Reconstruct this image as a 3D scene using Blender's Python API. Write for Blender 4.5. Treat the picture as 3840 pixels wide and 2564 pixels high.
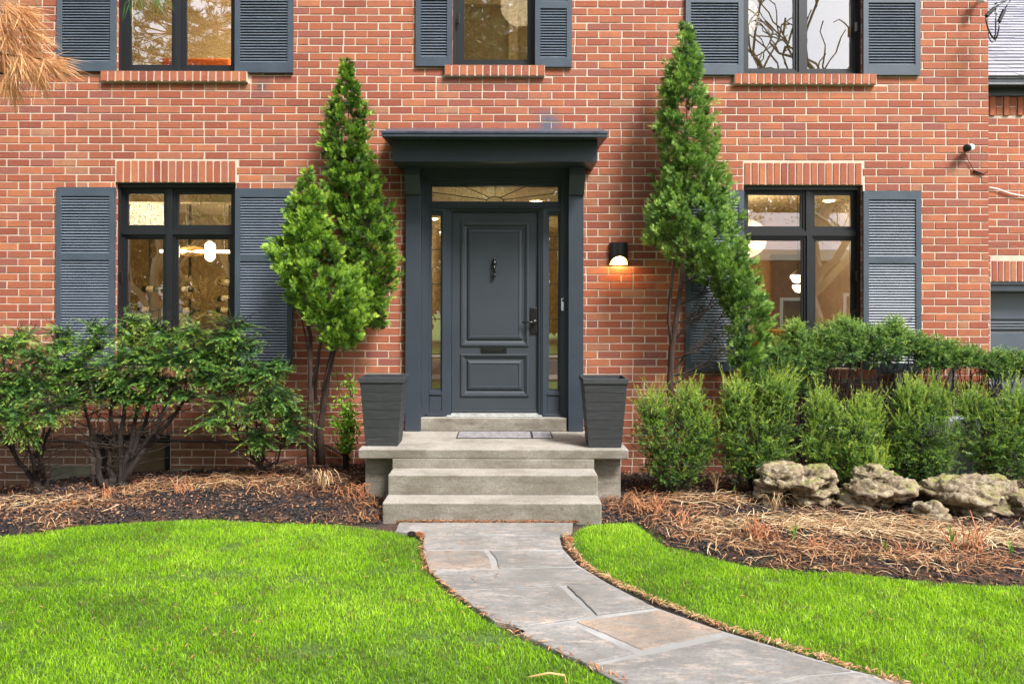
import bpy, bmesh, math, random
import numpy as np
from mathutils import Vector, Matrix, noise
R = math.radians
for o in list(bpy.data.objects): bpy.data.objects.remove(o)
sc = bpy.context.scene
col = sc.collection
random.seed(7); rng = np.random.default_rng(7)

# ------------------------------------------------------------------ camera
F = 2773.0; CX, CY, CZ = 0.136, -7.72, 1.78; VX, VY = 1900.0, 1155.0
PITCH = R(0.3)
cd = bpy.data.cameras.new('camera'); cam = bpy.data.objects.new('camera', cd); col.objects.link(cam)
cam.location = (CX, CY, CZ); cam.rotation_euler = (R(90) + PITCH, R(-0.12), 0)
cd.sensor_width = 36; cd.lens = 36 * F / 3840
cd.shift_x = (1920 - VX) / 3840; cd.shift_y = -(1282 - VY) / 3840 - math.tan(PITCH) * F / 3840
cd.clip_start = 0.05; cd.clip_end = 500
sc.camera = cam
sc.render.resolution_x = 1024; sc.render.resolution_y = 683

# ------------------------------------------------------------------ light
SUN_EL, SUN_AZ = R(50), R(40)          # behind the camera, to the right
w = bpy.data.worlds.new('World'); sc.world = w; w.use_nodes = True
nt = w.node_tree; bg = nt.nodes['Background']
sky = nt.nodes.new('ShaderNodeTexSky'); sky.sky_type = 'NISHITA'; sky.sun_disc = False
sky.sun_elevation = SUN_EL; sky.sun_rotation = R(180) - SUN_AZ; sky.dust_density = 3.0; sky.air_density = 1.0
hs = nt.nodes.new('ShaderNodeHueSaturation'); hs.inputs['Saturation'].default_value = 0.42
nt.links.new(sky.outputs[0], hs.inputs['Color']); nt.links.new(hs.outputs[0], bg.inputs['Color'])
bg.inputs['Strength'].default_value = 0.135
sl = bpy.data.lights.new('sun', 'SUN'); sl.energy = 2.3; sl.angle = R(14); sl.color = (1, 0.97, 0.93)
sun = bpy.data.objects.new('sun', sl); col.objects.link(sun)
sd = Vector((math.sin(SUN_AZ) * math.cos(SUN_EL), -math.cos(SUN_AZ) * math.cos(SUN_EL), math.sin(SUN_EL)))
sun.rotation_euler = sd.to_track_quat('Z', 'Y').to_euler(); sun.location = sd * 30
sc.view_settings.view_transform = 'Standard'; sc.view_settings.look = 'None'; sc.view_settings.gamma = 1
sc.view_settings.exposure = 1.5

# ------------------------------------------------------------------ helpers
def P(sx, sy, Y=0.0):
    D = Y - CY
    return Vector((CX + (sx - VX) * D / F, Y, CZ - (sy - VY) * D / F))
def PX(sx, Y=0.0): return CX + (sx - VX) * (Y - CY) / F
def PZ(sy, Y=0.0): return CZ - (sy - VY) * (Y - CY) / F
def G(sx, sy, z=0.0):
    D = F * (CZ - z) / (sy - VY)
    return (CX + (sx - VX) * D / F, D + CY)

def link(name, me, parent=None, loc=None):
    o = bpy.data.objects.new(name, me); col.objects.link(o)
    if parent: o.parent = parent
    if loc is not None: o.location = loc
    return o
def tag(o, label=None, cat=None, group=None, kind=None):
    if label: o['label'] = label
    if cat: o['category'] = cat
    if group: o['group'] = group
    if kind: o['kind'] = kind
    return o
def thing(name, label, cat, loc=(0, 0, 0), group=None):
    o = bpy.data.objects.new(name, None); o.empty_display_size = 0.2; col.objects.link(o); o.location = loc
    return tag(o, label, cat, group)

class MB:
    def __init__(s): s.v = []; s.f = []; s.m = []; s.k = 0
    def add(s, vs, fs, mi=None):
        n = len(s.v); s.v.extend([tuple(p) for p in vs]); s.f.extend([tuple(i + n for i in f) for f in fs])
        s.m.extend([s.k if mi is None else mi] * len(fs))
    def box(s, x0, x1, y0, y1, z0, z1):
        s.add([(x0,y0,z0),(x1,y0,z0),(x1,y1,z0),(x0,y1,z0),(x0,y0,z1),(x1,y0,z1),(x1,y1,z1),(x0,y1,z1)],
              [(0,3,2,1),(4,5,6,7),(0,1,5,4),(1,2,6,5),(2,3,7,6),(3,0,4,7)])
    def boxm(s, M, sx, sy, sz):
        vs = [M @ Vector((a*sx/2, b*sy/2, c*sz/2)) for a, b, c in [(-1,-1,-1),(1,-1,-1),(1,1,-1),(-1,1,-1),(-1,-1,1),(1,-1,1),(1,1,1),(-1,1,1)]]
        s.add(vs, [(0,3,2,1),(4,5,6,7),(0,1,5,4),(1,2,6,5),(2,3,7,6),(3,0,4,7)])
    def plate(s, x0, x1, z0, z1, holes, y0, y1):
        """slab in the xz plane between y0 (front) and y1 with rectangular holes (x0,x1,z0,z1)"""
        xs = sorted(set([x0, x1] + [min(max(v, x0), x1) for h in holes for v in h[:2]]))
        zs = sorted(set([z0, z1] + [min(max(v, z0), z1) for h in holes for v in h[2:]]))
        def solid(i, j):
            if i < 0 or j < 0 or i >= len(xs)-1 or j >= len(zs)-1: return False
            cx = (xs[i]+xs[i+1])/2; cz = (zs[j]+zs[j+1])/2
            return not any(h[0] < cx < h[1] and h[2] < cz < h[3] for h in holes)
        for i in range(len(xs)-1):
            for j in range(len(zs)-1):
                if not solid(i, j): continue
                a, b, c, d = xs[i], xs[i+1], zs[j], zs[j+1]
                s.add([(a,y0,c),(b,y0,c),(b,y0,d),(a,y0,d)], [(0,1,2,3)])
                s.add([(a,y1,c),(b,y1,c),(b,y1,d),(a,y1,d)], [(3,2,1,0)])
                if not solid(i-1, j): s.add([(a,y0,c),(a,y1,c),(a,y1,d),(a,y0,d)], [(3,2,1,0)])
                if not solid(i+1, j): s.add([(b,y0,c),(b,y1,c),(b,y1,d),(b,y0,d)], [(0,1,2,3)])
                if not solid(i, j-1): s.add([(a,y0,c),(b,y0,c),(b,y1,c),(a,y1,c)], [(3,2,1,0)])
                if not solid(i, j+1): s.add([(a,y0,d),(b,y0,d),(b,y1,d),(a,y1,d)], [(0,1,2,3)])
    def tube(s, pts, rad, n=6, cap=True):
        pts = [Vector(p) for p in pts]
        if not hasattr(rad, '__len__'): rad = [rad]*len(pts)
        base = len(s.v); up = Vector((0.13, 0.21, 0.97))
        for i, p in enumerate(pts):
            t = (pts[min(i+1, len(pts)-1)] - pts[max(i-1, 0)])
            if t.length < 1e-9: t = Vector((0,0,1))
            t.normalize(); a = t.cross(up)
            if a.length < 0.15: a = t.cross(Vector((1,0,0)))
            a.normalize(); b = t.cross(a)
            for k in range(n):
                an = 2*math.pi*k/n
                s.v.append(tuple(p + (a*math.cos(an) + b*math.sin(an))*rad[i]))
        for i in range(len(pts)-1):
            for k in range(n):
                k2 = (k+1) % n
                s.f.append((base+i*n+k, base+i*n+k2, base+(i+1)*n+k2, base+(i+1)*n+k)); s.m.append(s.k)
        if cap:
            s.f.append(tuple(base+k for k in range(n))[::-1]); s.m.append(s.k)
            s.f.append(tuple(base+(len(pts)-1)*n+k for k in range(n))); s.m.append(s.k)
    def lathe(s, prof, c=(0,0,0), n=24, ax='z', a0=0, a1=2*math.pi):
        full = abs(a1-a0-2*math.pi) < 1e-6; m = n if full else n+1; base = len(s.v)
        for r, h in prof:
            for k in range(m):
                a = a0+(a1-a0)*k/n
                q = (r*math.cos(a), r*math.sin(a), h) if ax == 'z' else ((r*math.cos(a), h, r*math.sin(a)) if ax == 'y' else (h, r*math.cos(a), r*math.sin(a)))
                s.v.append((q[0]+c[0], q[1]+c[1], q[2]+c[2]))
        for i in range(len(prof)-1):
            for k in range(n):
                k2 = (k+1) % m
                s.f.append((base+i*m+k, base+i*m+k2, base+(i+1)*m+k2, base+(i+1)*m+k)); s.m.append(s.k)
    def build(s, name, mats, parent=None, smooth=False, bevel=0, seg=2):
        me = bpy.data.meshes.new(name); me.from_pydata(s.v, [], s.f)
        if not isinstance(mats, (list, tuple)): mats = [mats]
        for m in mats: me.materials.append(m)
        if len(mats) > 1: me.polygons.foreach_set('material_index', s.m)
        if smooth: me.polygons.foreach_set('use_smooth', [True]*len(s.f))
        me.update(); o = link(name, me, parent)
        if bevel:
            b = o.modifiers.new('bevel', 'BEVEL'); b.width = bevel; b.segments = seg; b.limit_method = 'ANGLE'; b.angle_limit = R(40)
        return o

# ------------------------------------------------------------------ materials
def newmat(name):
    m = bpy.data.materials.new(name); m.use_nodes = True
    n = m.node_tree.nodes; return m, n, m.node_tree.links, n['Principled BSDF']
def N(n, t, **kw):
    nd = n.new(t)
    for k, v in kw.items():
        if k in nd.inputs: nd.inputs[k].default_value = v
        else: setattr(nd, k, v)
    return nd
def mixc(n, L, fac, a, b, blend='MIX'):
    m = n.new('ShaderNodeMix'); m.data_type = 'RGBA'; m.blend_type = blend
    for idx, v in ((0, fac), (6, a), (7, b)):
        if hasattr(v, 'links') or isinstance(v, bpy.types.NodeSocket): L.new(v, m.inputs[idx])
        else: m.inputs[idx].default_value = v if idx == 0 else (*v[:3], 1)
    return m.outputs[2]
def ramp(n, L, src, stops):
    r = n.new('ShaderNodeValToRGB'); e = r.color_ramp.elements
    while len(e) < len(stops): e.new(0.5)
    for i, (p, c) in enumerate(stops):
        e[i].position = p; e[i].color = (*c, 1) if hasattr(c, '__len__') else (c, c, c, 1)
    L.new(src, r.inputs[0]); return r.outputs[0]
def noisetex(n, L, scale, detail=4, rough=0.55, stretch=None, coord=None):
    tc = N(n, 'ShaderNodeNewGeometry') if coord is None else coord
    src = tc.outputs['Position'] if coord is None else coord
    if stretch:
        mp = N(n, 'ShaderNodeMapping'); mp.inputs['Scale'].default_value = stretch; L.new(src, mp.inputs[0]); src = mp.outputs[0]
    t = N(n, 'ShaderNodeTexNoise', Scale=scale, Detail=detail, Roughness=rough); L.new(src, t.inputs['Vector'])
    return t.outputs[0]
def bump(n, L, bsdf, h, strength, dist=0.01):
    b = N(n, 'ShaderNodeBump', Strength=strength, Distance=dist); L.new(h, b.inputs['Height']); L.new(b.outputs[0], bsdf.inputs['Normal'])
def M(name, c, rough=0.6, c2=None, scale=8, bmp=0, bscale=60, metal=0, spec=0.5, stretch=None, lo=0.35, hi=0.65, bdist=0.004):
    m, n, L, b = newmat(name)
    b.inputs['Base Color'].default_value = (*c, 1); b.inputs['Roughness'].default_value = rough
    b.inputs['Metallic'].default_value = metal; b.inputs['Specular IOR Level'].default_value = spec
    if c2:
        t = noisetex(n, L, scale, 5, 0.6, stretch); f = ramp(n, L, t, [(lo, 0.0), (hi, 1.0)])
        L.new(mixc(n, L, f, c, c2), b.inputs['Base Color'])
    if bmp: bump(n, L, b, noisetex(n, L, bscale, 4, 0.6, stretch), bmp, bdist)
    return m
def emis(name, c, s, base=(0.8,0.8,0.8)):
    m, n, L, b = newmat(name); b.inputs['Base Color'].default_value = (*base, 1)
    b.inputs['Emission Color'].default_value = (*c, 1); b.inputs['Emission Strength'].default_value = s
    return m
def leafmat(name, stops, rough=0.5, trans=0.3, attr='tint', spec=0.4):
    m, n, L, b = newmat(name)
    at = N(n, 'ShaderNodeAttribute'); at.attribute_name = attr
    c = ramp(n, L, at.outputs['Fac'], stops)
    L.new(c, b.inputs['Base Color']); b.inputs['Roughness'].default_value = rough; b.inputs['Specular IOR Level'].default_value = spec
    tr = N(n, 'ShaderNodeBsdfTranslucent'); L.new(c, tr.inputs[0])
    mx = N(n, 'ShaderNodeMixShader'); mx.inputs[0].default_value = trans
    L.new(b.outputs[0], mx.inputs[1]); L.new(tr.outputs[0], mx.inputs[2])
    L.new(mx.outputs[0], n['Material Output'].inputs[0]); return m

def brickmat(name, stain=True):
    m, n, L, b = newmat(name)
    g = N(n, 'ShaderNodeNewGeometry'); r = g.outputs['Random Per Island']
    c = ramp(n, L, r, [(0.0, (0.22,0.058,0.034)), (0.14, (0.30,0.084,0.042)), (0.30, (0.39,0.130,0.058)), (0.5, (0.29,0.080,0.042)), (0.62, (0.44,0.165,0.072)), (0.76, (0.34,0.105,0.052)), (0.88, (0.22,0.080,0.065)), (0.97, (0.40,0.155,0.08)), (1.0, (0.35,0.19,0.11))])
    t = noisetex(n, L, 9, 4, 0.6); c = mixc(n, L, ramp(n, L, t, [(0.42, 0.0), (0.72, 0.6)]), c, (0.24, 0.085, 0.075))
    t2 = noisetex(n, L, 70, 3, 0.7); c = mixc(n, L, ramp(n, L, t2, [(0.35, 0.35), (0.6, 0.0)]), c, (0.22, 0.06, 0.04))
    t3 = noisetex(n, L, 30, 2, 0.5, (1, 1, 2.5)); c = mixc(n, L, ramp(n, L, t3, [(0.58, 0.0), (0.72, 0.3)]), c, (0.55, 0.27, 0.15))
    if stain:
        sp = N(n, 'ShaderNodeSeparateXYZ'); L.new(g.outputs['Position'], sp.inputs[0])
        def lt(sock, a, bb):
            mr = N(n, 'ShaderNodeMapRange'); L.new(sock, mr.inputs[0]); mr.inputs[1].default_value = a; mr.inputs[2].default_value = bb
            return mr.outputs[0]
        nz = noisetex(n, L, 3, 3); ad = N(n, 'ShaderNodeMath', operation='MULTIPLY_ADD'); L.new(nz, ad.inputs[0]); ad.inputs[1].default_value = 0.35; L.new(sp.outputs[2], ad.inputs[2])
        f1 = lt(ad.outputs[0], 0.82, 0.50)
        f2 = lt(sp.outputs[0], -1.6, -3.2)
        mu = N(n, 'ShaderNodeMath', operation='MULTIPLY'); L.new(f1, mu.inputs[0]); L.new(f2, mu.inputs[1])
        m2 = N(n, 'ShaderNodeMath', operation='MULTIPLY'); L.new(mu.outputs[0], m2.inputs[0]); m2.inputs[1].default_value = 0.8
        c = mixc(n, L, m2.outputs[0], c, (0.17, 0.13, 0.075))
        gr = noisetex(n, L, 2.0, 5, 0.7, (6,1,0.5)); fd = lt(sp.outputs[2], 1.15, 0.15)
        mg = N(n, 'ShaderNodeMath', operation='MULTIPLY'); L.new(ramp(n, L, gr, [(0.40, 0.15), (0.62, 0.75)]), mg.inputs[0]); L.new(fd, mg.inputs[1]); c = mixc(n, L, mg.outputs[0], c, (0.16, 0.065, 0.045))
        c = mixc(n, L, ramp(n, L, noisetex(n, L, 0.9, 5, 0.6), [(0.46, 0.0), (0.66, 0.40)]), c, (0.22, 0.07, 0.045))
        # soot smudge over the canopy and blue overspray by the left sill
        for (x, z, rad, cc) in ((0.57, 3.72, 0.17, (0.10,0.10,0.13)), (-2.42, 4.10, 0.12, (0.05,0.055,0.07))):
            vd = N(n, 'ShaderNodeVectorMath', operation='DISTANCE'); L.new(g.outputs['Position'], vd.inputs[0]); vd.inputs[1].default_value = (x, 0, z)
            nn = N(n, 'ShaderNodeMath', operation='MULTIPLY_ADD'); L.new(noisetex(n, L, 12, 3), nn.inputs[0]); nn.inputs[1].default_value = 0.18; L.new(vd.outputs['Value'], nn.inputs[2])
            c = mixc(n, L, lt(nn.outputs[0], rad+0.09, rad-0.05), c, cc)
    L.new(c, b.inputs['Base Color']); b.inputs['Roughness'].default_value = 0.85; b.inputs['Specular IOR Level'].default_value = 0.25
    bump(n, L, b, noisetex(n, L, 90, 5, 0.7), 0.5, 0.004)
    return m
m_brick = brickmat('brick')
m_brick2 = brickmat('sill_brick', False)
m_mortar = M('mortar', (0.58,0.48,0.38), 0.95, (0.47,0.38,0.30), 6, 0.4, 120)
m_paint = M('blue_grey_paint', (0.034,0.044,0.058), 0.42, (0.028,0.037,0.050), 3, 0.12, 180, spec=0.5)
m_shut = M('shutter_paint', (0.060,0.077,0.100), 0.33, (0.045,0.060,0.080), 4, 0.10, 90, spec=0.6)
m_louv = M('louvre_gloss_paint', (0.125,0.150,0.190), 0.28, (0.10,0.122,0.155), 5, 0.05, 60, spec=0.9)
m_louv.node_tree.nodes['Principled BSDF'].inputs['Coat Weight'].default_value = 0.8
m_louv.node_tree.nodes['Principled BSDF'].inputs['Coat Roughness'].default_value = 0.25
m_louv.node_tree.nodes['Principled BSDF'].inputs['Coat IOR'].default_value = 1.7
m_black = M('window_frame_black', (0.012,0.013,0.015), 0.38, spec=0.5)
m_iron = M('black_hardware', (0.008,0.008,0.009), 0.3, spec=0.6)
m_plastic = M('planter_resin', (0.022,0.024,0.027), 0.62, (0.045,0.047,0.05), 14, 0.35, 90, stretch=(0.6,0.6,6), lo=0.45, hi=0.75)
m_white = M('white_plastic', (0.75,0.76,0.77), 0.35)
m_steelw = M('threshold_metal', (0.55,0.56,0.55), 0.35, (0.35,0.36,0.33), 20, metal=0.4)
m_bark = M('bark', (0.060,0.030,0.020), 0.9, (0.016,0.009,0.007), 30, 0.8, 70, stretch=(1,1,0.25), bdist=0.01)
m_bark2 = M('yew_bark', (0.030,0.017,0.012), 0.9, (0.009,0.006,0.005), 40, 0.8, 80, bdist=0.008)
m_int = M('interior_paint', (0.58,0.47,0.30), 0.9)
m_ceil = M('interior_ceiling', (0.72,0.60,0.40), 0.9)
m_floor = M('interior_floor', (0.22,0.12,0.06), 0.5, (0.15,0.08,0.04), 4, stretch=(6,0.6,1))

def glassmat(name, lo, tint=(0.86,0.86,0.84), wav=0.0035, hi=1.0):
    m, n, L, b = newmat(name)
    tr = N(n, 'ShaderNodeBsdfTransparent'); tr.inputs[0].default_value = (*tint, 1)
    gl = N(n, 'ShaderNodeBsdfGlossy'); gl.inputs['Roughness'].default_value = 0.0; gl.inputs[0].default_value = (1, 1, 1, 1)
    lw = N(n, 'ShaderNodeLayerWeight', Blend=0.5)
    mr = N(n, 'ShaderNodeMapRange'); L.new(lw.outputs['Facing'], mr.inputs[0]); mr.inputs[3].default_value = lo; mr.inputs[4].default_value = hi
    pw = N(n, 'ShaderNodeMath', operation='POWER'); L.new(lw.outputs['Facing'], pw.inputs[0]); pw.inputs[1].default_value = 4
    L.new(pw.outputs[0], mr.inputs[0])
    bp = N(n, 'ShaderNodeBump', Strength=wav, Distance=0.05); L.new(noisetex(n, L, 2.2, 2, 0.4), bp.inputs['Height']); L.new(bp.outputs[0], gl.inputs['Normal'])
    mx = N(n, 'ShaderNodeMixShader'); L.new(mr.outputs[0], mx.inputs[0]); L.new(tr.outputs[0], mx.inputs[1]); L.new(gl.outputs[0], mx.inputs[2])
    L.new(mx.outputs[0], n['Material Output'].inputs[0]); return m
m_glass = glassmat('window_glass', 0.27, (0.80,0.80,0.78))
m_glassR = glassmat('coated_window_glass', 0.20, (0.55,0.55,0.55))

def concmat():
    m, n, L, b = newmat('concrete')
    c = mixc(n, L, ramp(n, L, noisetex(n, L, 2.5, 6, 0.65, (1,1,1.6)), [(0.38, 0.0), (0.62, 1.0)]), (0.19,0.17,0.135), (0.30,0.275,0.235))
    c = mixc(n, L, ramp(n, L, noisetex(n, L, 5, 5, 0.7, (0.6,1,2)), [(0.48, 0.0), (0.70, 0.8)]), c, (0.11,0.09,0.065))
    v = N(n, 'ShaderNodeTexVoronoi', Scale=9.0); g = N(n, 'ShaderNodeNewGeometry'); L.new(g.outputs['Position'], v.inputs[0])
    c = mixc(n, L, ramp(n, L, v.outputs['Distance'], [(0.10, 0.75), (0.16, 0.0)]), c, (0.16,0.14,0.115))
    v2 = N(n, 'ShaderNodeTexVoronoi', Scale=55.0); L.new(g.outputs['Position'], v2.inputs[0])
    c = mixc(n, L, ramp(n, L, v2.outputs['Distance'], [(0.12, 0.6), (0.2, 0.0)]), c, (0.14,0.12,0.10))
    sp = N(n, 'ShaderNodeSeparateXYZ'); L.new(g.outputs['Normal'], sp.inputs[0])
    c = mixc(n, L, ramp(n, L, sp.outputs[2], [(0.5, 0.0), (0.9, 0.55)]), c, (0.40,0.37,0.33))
    c = mixc(n, L, ramp(n, L, noisetex(n, L, 2.0, 7, 0.75, (0.8,1,2.2)), [(0.47, 0.0), (0.62, 0.5)]), c, (0.12,0.10,0.075))
    c = mixc(n, L, ramp(n, L, noisetex(n, L, 60, 4, 0.8), [(0.40, 0.5), (0.5, 0.0)]), c, (0.11,0.095,0.075))
    L.new(c, b.inputs['Base Color']); b.inputs['Roughness'].default_value = 0.9
    bump(n, L, b, noisetex(n, L, 45, 6, 0.8), 0.8, 0.008); return m
m_conc = concmat()

# ------------------------------------------------------------------ bricks
CH = 0.0797; BL = 0.2423; J = 0.0118
ZB = PZ(341.5)              # a bed joint line: course j spans ZB + j*CH .. ; j = 0 is just above
def is_header(j):
    # header courses measured up the wall
    zc = ZB + (j + 0.5)*CH
    for sy in (163, 333, 504, 703, 872, 1043, 1215, 1387, 1558, 1730, -9, -180):
        if abs(PZ(sy) - zc) < CH*0.5: return True
    return False
def brick_wall(mb, org, U, Nn, u0, u1, z0, z1, holes, dep=0.005, joint_holes=None, rnd=None, shift=0.0):
    """real bricks: every brick is a raised chamfered block standing off the mortar, clipped round the holes"""
    rnd = rnd or random
    U = Vector(U); Nn = Vector(Nn); org = Vector(org)
    def put(a, b, c, d):
        if b - a < 0.02 or d - c < 0.02: return
        jt = lambda s=0.0016: rnd.uniform(-s, s)
        k = 0.0022 + rnd.random()*0.001; pr = dep + rnd.uniform(-0.0012, 0.0015)
        back = [(a,c),(b,c),(b,d),(a,d)]; fr = [(a+k+jt(),c+k+jt()),(b-k+jt(),c+k+jt()),(b-k+jt(),d-k+jt()),(a+k+jt(),d-k+jt())]
        vs = [org + U*p[0] + Vector((0,0,p[1])) for p in back] + [org + U*p[0] + Vector((0,0,p[1])) + Nn*pr for p in fr]
        mb.add(vs, [(4,5,6,7),(0,1,5,4),(1,2,6,5),(2,3,7,6),(3,0,4,7)], 0)
    def emit(a, b, c, d):
        a = max(a, u0); b = min(b, u1); c = max(c, z0); d = min(d, z1)
        if b - a < 0.015 or d - c < 0.012: return
        segs = [(a, b)]
        for h in holes:
            if h[2] + 0.012 < d and h[3] - 0.012 > c:
                if (h[3] - c) < 0.03 or (d - h[2]) < 0.03:
                    pass
                ns = []
                for (p, q) in segs:
                    if q <= h[0] or p >= h[1]: ns.append((p, q)); continue
                    if p < h[0]: ns.append((p, h[0] - (0.006)))
                    if q > h[1]: ns.append((h[1] + 0.006, q))
                segs = ns
        for (p, q) in segs:
            cc, dd = c, d
            for h in holes:
                if p < h[1] and q > h[0]:
                    if h[2] <= c < h[3] < d: cc = h[3] + 0.005
                    if c < h[2] < d <= h[3]: dd = h[2] - 0.005
            put(p, q, cc, dd)
    j0 = math.floor((z0 - ZB)/CH) - 1; j1 = math.ceil((z1 - ZB)/CH) + 1
    for j in range(j0, j1):
        c = ZB + j*CH + J/2; d = ZB + (j+1)*CH - J/2
        if is_header(j):
            u = math.floor(u0/(2*BL))*2*BL - 2*BL + (j % 3)*0.06 + shift
            while u < u1:
                emit(u + J/2, u + BL - J/2, c, d)
                emit(u + BL + J/2, u + 1.5*BL - J/2, c, d)
                emit(u + 1.5*BL + J/2, u + 2*BL - J/2, c, d); u += 2*BL
        else:
            u = math.floor(u0/BL)*BL - BL + (BL/2 if j % 2 else 0) + shift + rnd.uniform(-0.006, 0.006)
            while u < u1:
                s = rnd.uniform(-0.003, 0.003)
                emit(u + J/2 + s, u + BL - J/2 + s, c, d); u += BL
def soldiers(mb, x0, x1, z0, z1, Y, n, proud=0.006, depth=0.0):
    wd = (x1 - x0)/n
    for i in range(n):
        a = x0 + i*wd + J/2; b = x0 + (i+1)*wd - J/2; t = random.uniform(-0.002, 0.002); k = 0.003
        vs = [(a,Y+depth,z0),(b,Y+depth,z0),(b,Y+depth,z1),(a,Y+depth,z1),(a+k+t,Y-proud,z0+k),(b-k+t,Y-proud,z0+k+t),(b-k,Y-proud,z1-k),(a+k,Y-proud,z1-k+t)]
        mb.add(vs, [(4,5,6,7),(0,1,5,4),(1,2,6,5),(2,3,7,6),(3,0,4,7)], 0)

# ------------------------------------------------------------------ the house
house = thing('brick_house', 'two-storey red brick house with blue-grey shutters and a dark panelled front door', 'house', (0, 0, 0))
WALL_L, WALL_R, WZ0, WZ1 = -7.2, PX(3708), -0.5, 6.9
XC = 0.01
# openings at the wall plane  (x0, x1, z0, z1)
def op(a, b, t, bo): return (PX(a), PX(b), PZ(bo), PZ(t))
O_UL = op(429, 877, -290, 270); O_UM = op(1693, 2006, -290, 246); O_UR = op(2788, 3238, -290, 276)
O_LL = op(429, 882, 686, 1376); O_LR = op(2788, 3237, 690, 1378)
O_D = (XC-0.765, XC+0.765, 0.40, 3.22)
O_BL = (PX(345), PX(640), -0.25, PZ(1640)+0.02)   # basement window, left
holes = [O_UL, O_UM, O_UR, O_LL, O_LR, O_D, O_BL]
mort = MB(); mort.k = 1
mort.plate(WALL_L, WALL_R, WZ0, WZ1, holes, 0.005, 0.25)
sold = [(PX(431), PX(884), PZ(686), PZ(603)), (PX(2788), PX(3235), PZ(690), PZ(606))]
base_s = (PX(345)-0.03, PX(640)+0.03, PZ(1640)+0.02, PZ(1590)+0.03)
sills = [(PX(380), PX(929), PZ(313), PZ(272)), (PX(1665), PX(2042), PZ(289), PZ(247)), (PX(2748), PX(3281), PZ(318), PZ(277)),
         (PX(385), PX(930), PZ(1418), PZ(1378)), (PX(2748), PX(3281), PZ(1420), PZ(1380))]
allh = holes + sold + [base_s] + [(s[0], s[1], s[2], s[3]) for s in sills]
brick_wall(mort, (0, 0.005, 0), (1,0,0), (0,-1,0), WALL_L, WALL_R, WZ0, WZ1, allh)
# brick reveals inside the openings
for h in (O_UL, O_UM, O_UR, O_LL, O_LR):
    brick_wall(mort, (h[0]+0.0, 0.012, 0), (0,1,0), (1,0,0), 0.0, 0.20, h[2], h[3], [], 0.003, shift=0.03)
    brick_wall(mort, (h[1]-0.0, 0.012, 0), (0,1,0), (-1,0,0), 0.0, 0.20, h[2], h[3], [], 0.003, shift=0.03)
mort.build('wall', [m_brick, m_mortar], house)
for i, s in enumerate(sold):
    mb = MB(); soldiers(mb, s[0]+0.004, s[1]-0.004, s[2], s[3]-J/2, 0.0, 16, 0.003, 0.24)
    mb.build('brick_lintel', [m_brick2], house)
mb = MB(); soldiers(mb, base_s[0], base_s[1], base_s[2]+0.004, base_s[3]-J/2, 0.0, 11, 0.003, 0.24); mb.build('brick_lintel', [m_brick], house)
for i, s in enumerate(sills):
    mb = MB(); n = max(6, round((s[1]-s[0])/0.0785))
    soldiers(mb, s[0], s[1], s[2]+0.006, s[3]-0.002, -0.045, n, 0.005, 0.10)
    mb.k = 1; mb.box(s[0]+0.004, s[1]-0.004, -0.043, 0.08, s[2]+0.002, s[3]-0.006)
    mb.build('window_sill', [m_brick2, m_mortar], house)

# side and rear walls, wing with the garage
WY = 0.42; WX1 = 8.6
side = MB(); side.k = 1
side.box(WALL_R-0.25, WALL_R-0.005, 0.251, 8.0, WZ0, WZ1)
brick_wall(side, (WALL_R-0.005, 0.0, 0), (0,1,0), (1,0,0), 0.0, WY-0.005, WZ0, WZ1, [])
brick_wall(side, (WALL_R-0.005, 0.0, 0), (0,1,0), (1,0,0), WY+0.1, 3.0, 4.4, WZ1, [])
side.box(WALL_L, WALL_L+0.25, 0.251, 8.0, WZ0, WZ1); side.box(WALL_L, WALL_R, 8.0, 8.25, WZ0, 0.9)
side.plate(WALL_L, WALL_R, 0.9, WZ1, [(-1.3, 0.6, 1.0, 2.1)], 8.0, 8.25)
side.build('side_wall', [m_brick, m_mortar], house)
wing = MB(); wing.k = 1
GO = (PX(3715, WY), 7.9, -0.2, PZ(1052, WY)); gl_ = (PX(3714, WY)+0.01, 8.0, PZ(1052, WY), PZ(972, WY)); fz = (WALL_R, WX1, PZ(431, WY), PZ(358, WY))
wing.plate(WALL_R+0.002, WX1, WZ0, PZ(350, WY), [GO], WY+0.005, WY+0.25)
brick_wall(wing, (0, WY+0.005, 0), (1,0,0), (0,-1,0), WALL_R, WX1, WZ0, PZ(358, WY), [GO, gl_, fz], shift=0.09)
soldiers(wing, gl_[0], gl_[1], gl_[2]+0.003, gl_[3]-J/2, WY, 36, 0.002, 0.2)
x = WALL_R + 0.275; i = 0
while x < WX1 - 0.1:
    if i % 2 == 0: soldiers(wing, x, x+0.076, fz[2]+0.004, fz[3], WY, 1, 0.016)
    else:
        zm = (fz[2]+fz[3])/2
        soldiers(wing, x, x+0.076, zm+0.006, fz[3], WY, 1, 0.002); soldiers(wing, x, x+0.076, fz[2]+0.012, zm-0.006, WY, 1, 0.002)
    x += 0.0765; i += 1
wing.build('garage_wall', [m_brick, m_mortar], house)
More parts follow.
